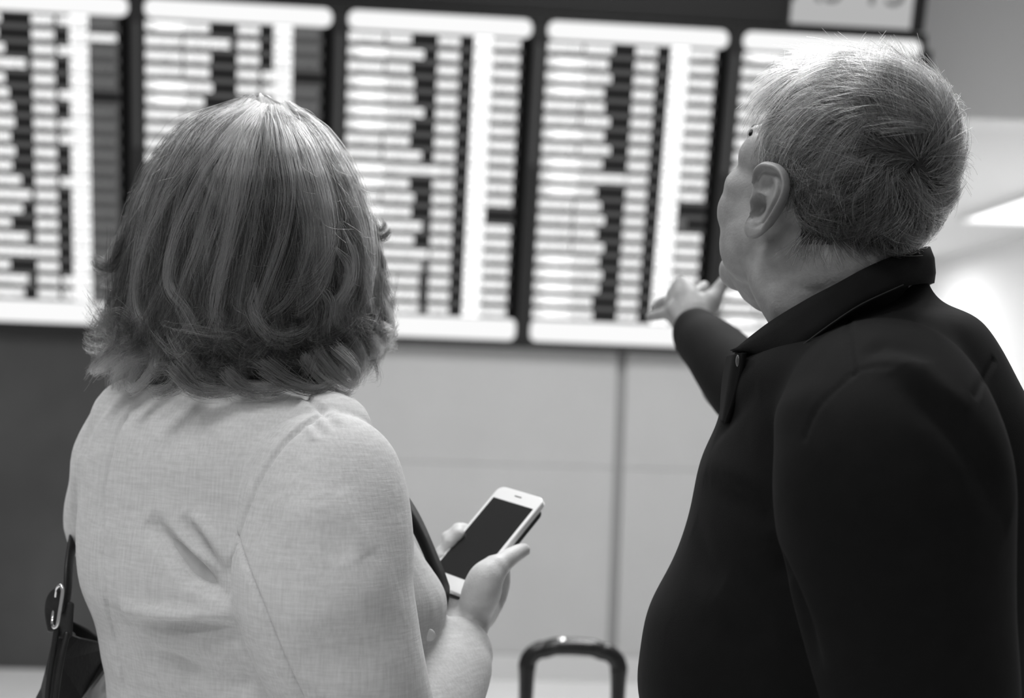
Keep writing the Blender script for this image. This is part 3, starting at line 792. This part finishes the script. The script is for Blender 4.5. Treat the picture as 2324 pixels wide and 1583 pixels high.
# flicks that leave the outline
for pts, n, rad, tone, dp in [
    ([(290, 560), (262, 600), (240, 612), (222, 606), (213, 592)], 130, .0035, .08, 1.36), ([(280, 540), (262, 585), (245, 596), (226, 590), (216, 578)], 90, .003, .10, 1.36),
    ([(285, 600), (270, 635), (250, 650), (232, 646)], 60, .003, .12, 1.37), ([(300, 650), (280, 690), (250, 712), (222, 718)], 140, .005, .12, 1.36),
    ([(310, 700), (280, 735), (250, 745), (222, 724)], 130, .005, .16, 1.36), ([(320, 720), (290, 770), (262, 780), (238, 752)], 110, .004, .3, 1.35),
    ([(340, 760), (300, 790), (262, 810), (226, 800)], 130, .005, .35, 1.35), ([(330, 770), (280, 800), (240, 830), (214, 850)], 130, .005, .55, 1.34),
    ([(330, 800), (290, 820), (262, 850), (252, 880)], 130, .005, .6, 1.33), ([(340, 790), (300, 850), (290, 880), (272, 862)], 90, .004, .5, 1.33),
    ([(300, 760), (250, 790), (222, 830), (208, 842), (214, 820)], 80, .003, .45, 1.35), ([(360, 820), (330, 860), (300, 884), (286, 872)], 90, .004, .4, 1.31),
    ([(840, 490), (860, 520), (872, 512), (866, 496)], 60, .002, .15, 1.40), ([(845, 520), (862, 540), (878, 534), (886, 520)], 80, .0025, .08, 1.40),
    ([(850, 560), (866, 600), (860, 640), (874, 660), (880, 690)], 90, .003, .15, 1.40), ([(850, 640), (872, 672), (888, 690), (892, 702)], 80, .003, .25, 1.39),
    ([(840, 660), (870, 700), (884, 740), (870, 770), (846, 768)], 120, .004, .6, 1.37), ([(820, 690), (850, 730), (880, 750), (872, 780), (840, 790)], 120, .004, .55, 1.36),
    ([(800, 740), (840, 770), (860, 800), (830, 812)], 110, .004, .5, 1.34), ([(790, 760), (820, 810), (812, 850), (780, 850)], 100, .004, .3, 1.32),
    ([(760, 790), (800, 830), (806, 862), (790, 880)], 100, .004, .2, 1.30), ([(720, 800), (760, 850), (790, 874), (812, 868)], 100, .004, .2, 1.29),
    ([(690, 810), (730, 860), (780, 890), (800, 886)], 80, .003, .15, 1.28), ([(600, 830), (660, 870), (720, 884), (760, 868)], 120, .005, .12, 1.27),
    ([(420, 830), (400, 870), (360, 890), (340, 880)], 90, .005, .15, 1.28), ([(520, 850), (560, 884), (620, 888), (660, 876)], 120, .005, .12, 1.27), ([(400, 840), (440, 880), (500, 890), (540, 880)], 120, .005, .12, 1.27)]:
    q = catmull(np.array(pts, float), 18); P = np.array([at(x, y, dp) for x, y in q])
    for j in range(int(n * 1.5)):
        o = rng.normal(size=3) * rad * .9; t = np.linspace(0, 1, 18); w = (1 - .55 * t)
        wob = np.outer(np.sin(t * rng.uniform(4, 9) + rng.uniform(0, 6)), rng.normal(size=3)) * .0012
        k = int(rng.uniform(12, 18.99)); strands.append((P + np.outer(w, o) + wob)[:k]); tones.append(np.clip(tone + rng.normal() * .1, 0, 1))
# flyaways
for i in range(700):
    th = rng.uniform(0, 2 * PI) if i % 3 == 0 else rng.uniform(-.3, PI + .3); y0 = rng.uniform(216, 640); L = rng.uniform(40, 150)
    P = clump_path(th, y0, min(y0 + L, 850), 1.0, rng.uniform(1.0, 1.06), rng.normal() * .07, 0.0, rng.normal() * .006, m=12, wave=.012)
    strands.append(P + np.outer(np.linspace(0, 1, 12) ** 2, rng.normal(size=3) * .006)); tones.append(rng.uniform(.1, .6))
keep = []
for i, P in enumerate(strands):     # trim stray hairs that wander off the bob
    x_, y_, _ = pix(P); keep.append(x_.max() < 908 and not ((y_ > 800) & (x_ > 872)).any() and x_.min() > 186 and y_.max() < 915)
strands = [P for P, q_ in zip(strands, keep) if q_]; tones = [t_ for t_, q_ in zip(tones, keep) if q_]
ho = hair_curves('hair_strands', strands, tones, M['hair_w'], None)
ho.parent = hw_o; ho.matrix_parent_inverse = (woman.matrix_world @ woman.matrix_world.inverted()).inverted()

# ---- phone
e1 = _R * .0368 + _F * -.035 - _U * .0072; e2 = _R * -.0557 + _F * -.045 - _U * .0629
e2 /= np.linalg.norm(e2); e1 -= e2 * (e1 @ e2); e1 /= np.linalg.norm(e1); e3 = np.cross(e2, e1); e3 = -e3 if e3 @ _F > 0 else e3
pc = at(1101, 1227, 1.475)
ey = -e2; ex = e1 if np.cross(e1, ey) @ e3 > 0 else -e1
pm = Matrix(((ex[0], ey[0], e3[0], pc[0]), (ex[1], ey[1], e3[1], pc[1]), (ex[2], ey[2], e3[2], pc[2]), (0, 0, 0, 1)))
ph = thing('smartphone', 'white smartphone with a dark blank display in the woman\'s hand', 'phone', mat=pm)
def plate(name, x0, x1, y0, y1, r, z0, z1, mat, parent, bev=.0, lab=None):
    V, F = rrect(x0, x1, y0, y1, r, z0, z1); o = mesh_obj(name, V, F, mat, parent, smooth=False)
    if bev: bevel(o, bev, 3)
    if lab: o['label'] = lab
    return o
plate('phone_body', -.0335, .0335, -.069, .069, .009, -.0035, .0035, M['phone_white'], ph, .0012)
plate('display_glass', -.0292, .0292, -.052, .052, .0005, .0035, .0037, M['phone_black'], ph)
plate('case', -.0345, .0345, -.0705, .060, .010, -.0075, -.0030, M['rubber'], ph, .001, 'black case around the back')
V, F = rrect(-.005, .005, .0605, .0617, .0005, .0035, .0037); mesh_obj('earpiece', V, F, M['rubber'], ph, smooth=False)

# ---- handbag on the crook of her left arm
bag = thing('handbag', 'black leather shoulder bag with a metal strap loop hanging at the woman\'s left side', 'bag', tuple(at(160, 1500, 1.42)))
def bagpart(o):
    o.parent = bag; o.matrix_parent_inverse = bag.matrix_world.inverted(); return o
def slab(front, depth, thick, mat, name, bev=.004):
    """a panel: outline in the photograph's pixels at one distance, with its real thickness going back"""
    f = [at(x, y, d) for x, y, d in front]; b = [at(x, y, d + depth) + np.array([thick, 0, 0]) for x, y, d in front]; n = len(f)
    V = np.array(f + b); F = [tuple(range(n)), tuple(range(2 * n - 1, n - 1, -1))] + [(i, i + n, (i + 1) % n + n, (i + 1) % n) for i in range(n)]
    o = mesh_obj(name, V, F, mat, smooth=False); bevel(o, bev); return bagpart(o)
bz = [(150, 1436, 1.40), (176, 1446, 1.41), (232, 1458, 1.45), (252, 1466, 1.468), (242, 1510, 1.455), (214, 1546, 1.435), (186, 1583, 1.42), (164, 1660, 1.41), (156, 1900, 1.41), (120, 1900, 1.40), (110, 1700, 1.39), (118, 1590, 1.385), (132, 1500, 1.39)]
slab(bz, .012, .004, M['leather'], 'bag_side_panel')
slab([(146, 1402, 1.455), (190, 1424, 1.53), (224, 1452, 1.57), (262, 1482, 1.60), (262, 1900, 1.62), (110, 1900, 1.52), (104, 1600, 1.50), (128, 1470, 1.455)], .012, .004, M['bag_lining'], 'bag_back_panel')
slab([(122, 1424, 1.40), (150, 1436, 1.40), (132, 1500, 1.39), (118, 1590, 1.385), (110, 1700, 1.39), (112, 1900, 1.395), (20, 1900, 1.42), (60, 1620, 1.42), (90, 1560, 1.41), (104, 1510, 1.40)], .05, .012, M['leather_soft'], 'bag_gusset')
for nm, pts in (('piping', [(129, 1425, 1.392), (121, 1480, 1.388), (112, 1540, 1.383), (106, 1600, 1.38), (100, 1700, 1.38)]), ('piping', [(152, 1438, 1.392), (138, 1500, 1.384), (125, 1590, 1.378), (117, 1700, 1.38)])):
    V, F = ptube([q + (.0030,) for q in pts], M=24, n=10); bagpart(mesh_obj(nm, V, F, M['leather']))
def belt(pts, w, t, mat, name, n=40, up=(0, 1, 0)):
    V, F = ptube([q + (w, t) for q in pts], M=n, n=16, upv=up); o = mesh_obj(name, V, F, mat); return bagpart(o)
belt([(146, 1385, 1.405), (153, 1340, 1.41), (156, 1290, 1.42), (163, 1240, 1.445), (172, 1205, 1.465), (190, 1190, 1.48)], .0036, .010, M['leather'], 'shoulder_strap', 60, (0, 1, 0))
belt([(141, 1350, 1.405), (128, 1362, 1.405), (124, 1390, 1.405), (130, 1425, 1.402)], .003, .010, M['leather'], 'strap_tab', 20, (1, 0, 0))
belt([(150, 1372, 1.405), (148, 1400, 1.402), (146, 1440, 1.398)], .004, .008, M['leather_soft'], 'strap_tab', 20, (1, 0, 0))
lpp = catmull(np.array([tuple(at(x, y, d)) for x, y, d in [(131, 1332, 1.395), (138, 1328, 1.393), (142, 1336, 1.391), (141, 1352, 1.39), (135, 1390, 1.388), (130, 1418, 1.387), (122, 1422, 1.389), (119, 1408, 1.40), (124, 1370, 1.405), (128, 1345, 1.402)]]), 60, closed=True)
R_ = []
Tn = np.roll(lpp, -1, 0) - np.roll(lpp, 1, 0); Tn /= np.linalg.norm(Tn, axis=1)[:, None]
for p, t_ in zip(lpp, Tn):
    A = np.cross(t_, _F); A /= np.linalg.norm(A); B = np.cross(t_, A); a_ = np.linspace(0, 2 * PI, 10, endpoint=False)
    R_.append(p + .0018 * np.cos(a_)[:, None] * A + .0018 * np.sin(a_)[:, None] * B)
R_.append(R_[0]); V, F = skin(np.array(R_), cap=False); lo_ = bagpart(mesh_obj('strap_loop', V, F, M['chrome'])); lo_['label'] = 'polished metal strap loop'

# ---- trolley suitcase
cx0 = at(1302, 1470, 2.4); sy_ = math.radians(4)
sm = Matrix.Translation((cx0[0], cx0[1], 0)) @ Matrix.Rotation(-sy_ * .0, 4, 'Z')
su = thing('suitcase', 'black trolley suitcase with its pull handle raised, between the two people', 'suitcase', mat=sm)
hz = cx0[2] - .004; hw_ = .0775
def sm_tube(name, keys, mat, parent, **k):
    V, F = tube(keys, **k); return mesh_obj(name, V, F, mat, parent)
gp = []
for i in range(13):
    a = PI / 2 * i / 12; gp.append((-hw_ + .030 - .030 * math.cos(a), 0, hz - .030 + .030 * math.sin(a), .0150, .0140))
top = [(x, 0, hz + .0065 * math.cos(x / hw_ * 1.5), .0150, .0170) for x in np.linspace(-hw_ + .045, hw_ - .045, 7)]
gp2 = [(-q[0],) + q[1:] for q in gp[::-1]]
sm_tube('handle_grip', [(-hw_, 0, hz - .085, .0122, .0122), (-hw_, 0, hz - .05, .0132, .0132)] + gp + top + gp2 + [(hw_, 0, hz - .05, .0132, .0132), (hw_, 0, hz - .085, .0122, .0122)], M['plastic'], su, M=80, n=18, upv=(0, 1, 0))
for s_ in (-1, 1): sm_tube('handle_tube', [(s_ * hw_, 0, .56, .0105), (s_ * hw_, 0, hz - .07, .0115)], M['plastic'], su, M=6, n=16, upv=(0, 1, 0))
V, F = ell((-.020, -.006, hz + .0165), (.0085, .008, .006)); rb = mesh_obj('release_button', V, F, M['chrome'], su)
V, F = rrect(-.20, .20, -.10, .46, .04, 0, .24); V = np.array([(v[0], v[2] - .05, v[1] + .155) for v in V])
shl = mesh_obj('shell', V, F[::1], M['plastic'], su, smooth=False); bevel(shl, .02, 4)
for k in range(-3, 4): 
    V, F = tube([(k * .05, -.052, .12, .006), (k * .05, -.052, .56, .006)], M=4, n=10); mesh_obj('rib', V, F, M['plastic'], shl)
for sx in (-1, 1):
    for yy in (0.0, .14):
        V, F = ell((0, 0, 0), (.013, .028, .028)); w_ = mesh_obj('wheel', V + np.array([sx * .16, yy, .028]), F, M['rubber'], su)

# ------------------------------------------------------------------ the man
YM = math.radians(-80)
DM = 1.30
man = thing('person', 'person with short grey hair in a black shirt, pointing at a screen', 'person', (at(1935, 800, DM)[0], DM, 0))
def mp(o):
    o.parent = man; o.matrix_parent_inverse = man.matrix_world.inverted(); return o
MC = at(1886, 450, 1.285); MR = rot(math.radians(-36), math.radians(25), 0); MS = .985
def torso_m(k=1.0):
    E = [(585, 1990, 2098, 1.290, 1.1), (622, 1960, 2102, 1.290, 1.0), (655, 1905, 2106, 1.288, .95), (690, 1860, 2120, 1.288, .92), (715, 1790, 2140, 1.288, .85), (748, 1715, 2205, 1.29, .74), (800, 1668, 2252, 1.295, .70), (870, 1642, 2298, 1.30, .70), (960, 1634, 2345, 1.305, .72), (1060, 1590, 2372, 1.31, .76),
         (1180, 1566, 2380, 1.31, .80), (1290, 1528, 2372, 1.31, .86), (1400, 1470, 2345, 1.31, .92), (1500, 1452, 2330, 1.31, .94), (1583, 1446, 2330, 1.31, .94)]
    K = [ring_edges(y, (xl + xr) / 2 - (xr - xl) / 2 * k, (xl + xr) / 2 + (xr - xl) / 2 * k, d, q, YM, 2.3, (0, -.16 * float(np.clip((860 - y) / 120, 0, 1)))) for (y, xl, xr, d, q) in E]
    c = K[-1].mean(0)
    for dz in (.08, .18, .26): K.append(ring((c[0] + .01, c[1], c[2] - dz), (.190 - dz * .02) * k, (.172 - dz * .06) * k, YM, 2.3))
    return loft(K, 80)
def sleeve_ml(k=1.0):
    return ptube([(1985, 850, 1.19, .050 * k), (2000, 905, 1.150, .074 * k), (2012, 975, 1.112, .084 * k), (2024, 1080, 1.085, .090 * k), (2030, 1200, 1.08, .089 * k), (2056, 1400, 1.08, .081 * k), (2088, 1583, 1.085, .075 * k), (2110, 1760, 1.10, .068 * k), (2010, 1880, 1.12, .060 * k), (1700, 1960, 1.17, .046 * k), (1560, 1960, 1.20, .040 * k)], M=80, n=34)
def sleeve_mr(k=1.0):
    return ptube([(2010, 850, 1.44, .06 * k), (1960, 890, 1.48, .070 * k), (1840, 900, 1.55, .058 * k), (1722, 895, 1.64, .050 * k), (1664, 845, 1.70, .045 * k), (1620, 795, 1.76, .040 * k), (1590, 770, 1.81, .036 * k), (1580, 752, 1.825, .034 * k)], M=60, n=28)
PH = [ptube([(1650, 874, 1.70, .032), (1600, 769, 1.81, .027), (1577, 732, 1.85, .026, .021), (1560, 702, 1.88, .030, .02)], M=24),
      ptube([(1570, 724, 1.86, .024, .030), (1552, 696, 1.885, .020, .036), (1538, 680, 1.91, .016, .036)], M=16, upv=(0, 0, 1)),
      ptube([(1590, 712, 1.86, .018), (1612, 684, 1.865, .016), (1622, 672, 1.868, .012)], M=14),
      finger([(1598, 702, 1.865), (1618, 674, 1.87), (1634, 652, 1.872), (1648, 632, 1.875)], .0125, .0085),
      finger([(1560, 680, 1.905), (1576, 667, 1.93), (1590, 657, 1.955), (1598, 648, 1.975)], .0100, .008),
      finger([(1545, 676, 1.915), (1535, 662, 1.95), (1526, 664, 1.975), (1522, 672, 1.985)], .0100, .008),
      finger([(1532, 688, 1.915), (1512, 684, 1.945), (1496, 692, 1.962), (1490, 702, 1.965)], .0098, .0078),
      finger([(1528, 710, 1.90), (1506, 712, 1.925), (1488, 716, 1.94), (1474, 719, 1.95)], .0090, .007)]
neck_m = ptube([(1965, 860, 1.29, .080), (1950, 760, 1.288, .058, .062), (1938, 670, 1.285, .053, .057), (1930, 580, 1.285, .055, .060), (1915, 480, 1.285, .060)], M=30, n=28)
throat = ptube([(1832, 735, 1.275, .030), (1806, 670, 1.275, .034), (1780, 620, 1.28, .034)], M=12)
lgm, ftm, fwm, rxm = legs(.300, DM + .005, YM, .88, .155)
hp = [(v * MS, f) for v, f in head_parts(1.0)]
BVm, BFm = fuse(local(hp, MC, MR) + [neck_m, throat, torso_m(.90), sleeve_ml(.60), sleeve_mr(.70)] + PH +
    [finger([(1560, 1960, 1.20), (1500, 1960, 1.21), (1440, 1950, 1.22)], .034, .026), ptube([(1470, 1955, 1.215, .030, .016), (1400, 1950, 1.225, .038, .014)], M=10)] +
    [finger([(1400, 1930 + 18 * i, 1.225), (1350, 1935 + 18 * i, 1.23), (1320, 1950 + 18 * i, 1.232)], .010, .008) for i in range(4)] + [finger([(1450, 1935, 1.20), (1410, 1915, 1.195), (1380, 1915, 1.195)], .012, .009)] +
    [tube([tuple(p + [0, 0, .90]) + (.065,), tuple(p + [0, 0, .45]) + (.05,), tuple(p + [0, 0, .06]) + (.038,)], M=20) for p in ftm], .0030, 9)
BNm = normals(BVm, BFm)
Q = (BVm - MC) @ MR / MS          # the head's own coordinates
def scalp_mask(q):
    zc = np.interp(q[:, 1], [-.12, -.085, -.065, -.045, -.032, -.022, -.012, .006, .014, .019, .030, .033, .046, .060, .072, .085], [-.060, -.060, -.058, -.048, -.030, -.008, .020, .026, .022, -.012, -.012, .034, .046, .068, .082, .10])
    return q[:, 2] > zc
near = (np.abs(Q) < .16).all(1) & (BVm[:, 2] > at(2000, 578, 1.28)[2])
# creases and lines of the face and neck
mb = bvh_of(BVm, BFm)
for pts, amp, sig in [([(1700, 470), (1712, 510), (1708, 560), (1690, 600)], -.0010, .003), ([(1730, 560), (1760, 620), (1775, 700)], -.0014, .007), ([(1650, 585), (1680, 610), (1700, 640)], -.0012, .004),
                      ([(1780, 640), (1840, 660), (1900, 640)], -.0008, .003), ([(1760, 560), (1790, 590), (1830, 600)], -.002, .010), ([(1752, 640), (1756, 690), (1757, 735)], .0022, .007)]:
    BVm = fold(BVm, BNm, cast(mb, pts), amp, sig)
fm = scalp_mask(Q[BFm].mean(1)) & near[BFm].all(1)
mp(quad_obj('body', BVm, BFm, None, None, mats=[M['skin_man'], M['under_m']], mi=fm.astype(int)))
face_details(man, (MC - np.array(man.location)), MR * MS)
for sd in (-1, 1):
    V, F = make_ear(sd, 1.02); V = V * 1.0
    a = math.radians(-6); V = np.stack([V[:, 0], V[:, 1] * math.cos(a) - V[:, 2] * math.sin(a), V[:, 1] * math.sin(a) + V[:, 2] * math.cos(a)], 1)
    V = (V + np.array([sd * .0765, -.002, -.010])) * MS
    mp(mesh_obj('ear', V @ MR.T + MC, F, M['skin_man']))
V, F = fuse(lgm, .006, 6); mp(quad_obj('trousers', V, F, M['trousers'], None))
for p in ftm: shoe(man, p - np.array([man.location[0], man.location[1], 0]), fwm, rxm)

# hair: a close mass over the scalp and the strands
sel = BFm[fm]; vid, inv = np.unique(sel, return_inverse=True); inv = inv.reshape(-1, 4)
q = Q[vid]; cnt = np.bincount(BFm[fm].ravel(), minlength=len(BVm))[vid]
thick = np.where(cnt < 4, -.001, .0035) * np.clip((q[:, 2] + .09) / .06, .35, 1)
hm_o = mp(quad_obj('hair', BVm[vid] + BNm[vid] * thick[:, None], inv, M['under_m'], None))
hit = mb.ray_cast(Vector(CAM), Vector(ray(2082, 372)))[0]
WH = np.array(hit); WHq = ((WH - MC) @ MR) / MS
cen = BVm[sel].mean(1); nrm = BNm[sel].mean(1); nrm /= np.linalg.norm(nrm, axis=1)[:, None]
NH = 30000
pick = rng.integers(0, len(sel), NH)
P0 = cen[pick] + rng.normal(size=(NH, 3)) * .0016; N0 = nrm[pick]; q0 = (P0 - MC) @ MR / MS
r = P0 - WH; rd = np.linalg.norm(r, axis=1); r = r - N0 * (r * N0).sum(1)[:, None]; r /= np.linalg.norm(r, axis=1)[:, None] + 1e-9
swl = np.cross(N0, r)
fwd = MR[:, 1]; up = MR[:, 2]
ang = np.zeros(NH); ang2 = np.zeros(NH); amp = np.zeros(NH)
g = np.random.default_rng(11)
for f_ in (90, 150, 260, 420):
    for _ in range(3):
        k = g.normal(size=3); k = k / np.linalg.norm(k) * f_; ang += np.sin(P0 @ k + g.uniform(0, 6)) * (.22 if f_ < 300 else .28)
        k = g.normal(size=3); k = k / np.linalg.norm(k) * f_; amp += np.sin(P0 @ k + g.uniform(0, 6)) * .25
side = np.clip((.07 - q0[:, 2]) / .06, 0, 1) * np.clip((q0[:, 1] + .06) / .05, 0, 1) * np.clip((np.abs(q0[:, 0]) - .03) / .03, 0, 1)
D = r + swl * (1.1 * np.exp(-rd / .030) + .35)[:, None]
back = -fwd[None] * 1.0 - up[None] * .25
D = D * (1 - side)[:, None] + back * side[:, None] * 1.2
D = D - N0 * (D * N0).sum(1)[:, None]; D /= np.linalg.norm(D, axis=1)[:, None] + 1e-9
S = np.cross(N0, D); D = D * np.cos(ang)[:, None] + S * np.sin(ang)[:, None]
topness = np.clip((q0[:, 2] - .02) / .08, 0, 1)
L = .015 + .022 * topness + .009 * rng.random(NH); L *= np.clip((q0[:, 2] + .085) / .05, .45, 1)
lift = np.clip(.20 + .24 * topness + .18 * amp + rng.normal(size=NH) * .10, .08, 1.0)
lift *= np.clip((q0[:, 2] + .09) / .06, .4, 1)
tt = np.linspace(0, 1, 8); strands_m = []
curl = rng.normal(size=NH) * .25 + ang * .25
for i in range(NH):
    s_ = tt * L[i]
    h = lift[i] * L[i] * (tt - .62 * tt ** 2) * 1.1 + .0025
    strands_m.append(P0[i] + D[i] * (s_ * (1 - .06 * lift[i]))[:, None] + N0[i] * (h - s_ ** 2 / .20)[:, None] + S[i] * (curl[i] * L[i] * tt ** 2)[:, None])
frontness = np.clip((q0[:, 1] + .05) / .12, 0, 1)
pw = .11 + .14 * frontness + .62 * topness * frontness + .10 * amp  # grey strands, with light on the top front painted in as more pale ones
tone_m = np.clip(np.where(rng.random(NH) < pw, rng.uniform(.6, 1.0, NH), rng.beta(1.2, 5, NH) * .30) , 0.0, 1)
hs = hair_curves('hair_strands', strands_m, tone_m, M['hair_m'], None, .00016, .00007); hs.parent = hm_o

# shirt
SV, SF = fuse([torso_m(1.0), sleeve_ml(), sleeve_mr()], .0034, 120)
SN = normals(SV, SF); SV = wobble(SV, SN, .005, (14, 24, 40), 9)
sb = bvh_of(SV, SF)
for pts, amp_, sig in [([(2050, 835), (2110, 905), (2180, 985), (2240, 1080), (2292, 1190)], -.010, .016), ([(1985, 800), (2050, 822), (2120, 880), (2200, 940)], .006, .014),
                       ([(1960, 790), (2040, 800), (2090, 835)], -.004, .012), ([(1600, 1080), (1680, 1130), (1760, 1190)], -.006, .014), ([(1590, 1050), (1660, 1090), (1740, 1150)], .004, .014),
                       ([(1750, 1206), (1780, 1290), (1820, 1400), (1860, 1520)], -.009, .012), ([(1720, 880), (1660, 940), (1620, 1000)], -.004, .012),
                       ([(1890, 880), (1780, 930), (1700, 1010)], .004, .02), ([(1575, 1190), (1600, 1280), (1640, 1330)], -.004, .015), ([(1520, 1400), (1640, 1440), (1760, 1430)], -.003, .02),
                       ([(2120, 930), (2170, 1000), (2190, 1080)], .003, .012), ([(1930, 1180), (2040, 1240), (2150, 1220)], -.003, .02), ([(2130, 690), (2180, 760), (2230, 860)], -.002, .012)]:
    SV = fold(SV, SN, cast(sb, pts), amp_, sig)
for pts in ([(1926, 722), (1928, 780), (1936, 846)], [(1938, 850), (1886, 896), (1850, 940), (1828, 990)], [(1938, 846), (1990, 832), (2050, 838)], [(2256, 815), (2238, 850), (2214, 898)]):
    Pc = cast(sb, pts, n=120); SV = fold(SV, SN, Pc, -.0022, .0028, False); SV = fold(SV, SN, Pc + np.array([.004, 0, 0]), .0012, .003, False)
shirt = mp(quad_obj('shirt', SV, SF, M['shirt'], None))
# collar: a folded band around the neck, nearest side towards the lens
topk = [(1665, 794, 1.245), (1744, 732, 1.215), (1830, 679, 1.20), (1898, 643, 1.20), (1965, 607, 1.21), (2040, 577, 1.235), (2108, 559, 1.285), (2085, 575, 1.335), (1990, 622, 1.365), (1860, 690, 1.37), (1740, 755, 1.335), (1672, 796, 1.285)]
botk = [(1668, 796, 1.243), (1787, 815, 1.185), (1830, 781, 1.172), (1890, 737, 1.168), (1957, 694, 1.18), (2050, 651, 1.21), (2114, 642, 1.275), (2100, 650, 1.36), (2000, 700, 1.40), (1860, 770, 1.405), (1750, 815, 1.36), (1672, 800, 1.287)]
def band(name, A, B, th, mat, outward=.004, n=120):
    a = catmull(np.array([tuple(at(*p)) for p in A]), n); b = catmull(np.array([tuple(at(*p)) for p in B]), n)
    cen_ = a.mean(0); R = []
    for p, q_ in zip(a, b):
        o = (p + q_) / 2 - cen_; o[2] = 0; o /= np.linalg.norm(o) + 1e-9
        R.append([p - o * th, p + o * th * .3, p * .7 + q_ * .3 + o * outward, p * .3 + q_ * .7 + o * outward, q_ + o * th * .6, q_ - o * th, (p + q_) / 2 - o * th])
    V, F = skin(np.array(R)); return mesh_obj(name, V, F, mat)
col = mp(band('collar', topk, botk, .0022, M['shirt']))
stand_b = [(x, y + 105, d) for (x, y, d) in topk]
stand_t = [(x + (1930 - x) * .012, y + 8, d + (1.28 - d) * .03) for (x, y, d) in topk]
cs = band('collar_stand', stand_t, stand_b, .0015, M['shirt'], .0); cs.parent = col
st = [tuple(at(x, y - 5, d - .004)) + (.0006,) for (x, y, d) in botk[1:6]]
V, F = tube(st, M=60, n=6); so = mesh_obj('stitching', V, F, M['thread']); so.parent = col
# button placket at the throat
V, F = strip('placket', [(1652, 808), (1643, 850), (1638, 900), (1636, 950)], [(1690, 800), (1682, 850), (1668, 905), (1650, 960)], [1.262, 1.268, 1.272, 1.275], [1.215, 1.222, 1.232, 1.245], .004, M['shirt'])
pk = mp(mesh_obj('placket', V, F, M['shirt'])); 
V, F = ell((0, 0, 0), (.002, .0055, .0055)); bo = mesh_obj('button', V + at(1675, 818, 1.228), F, M['button']); bo.parent = pk
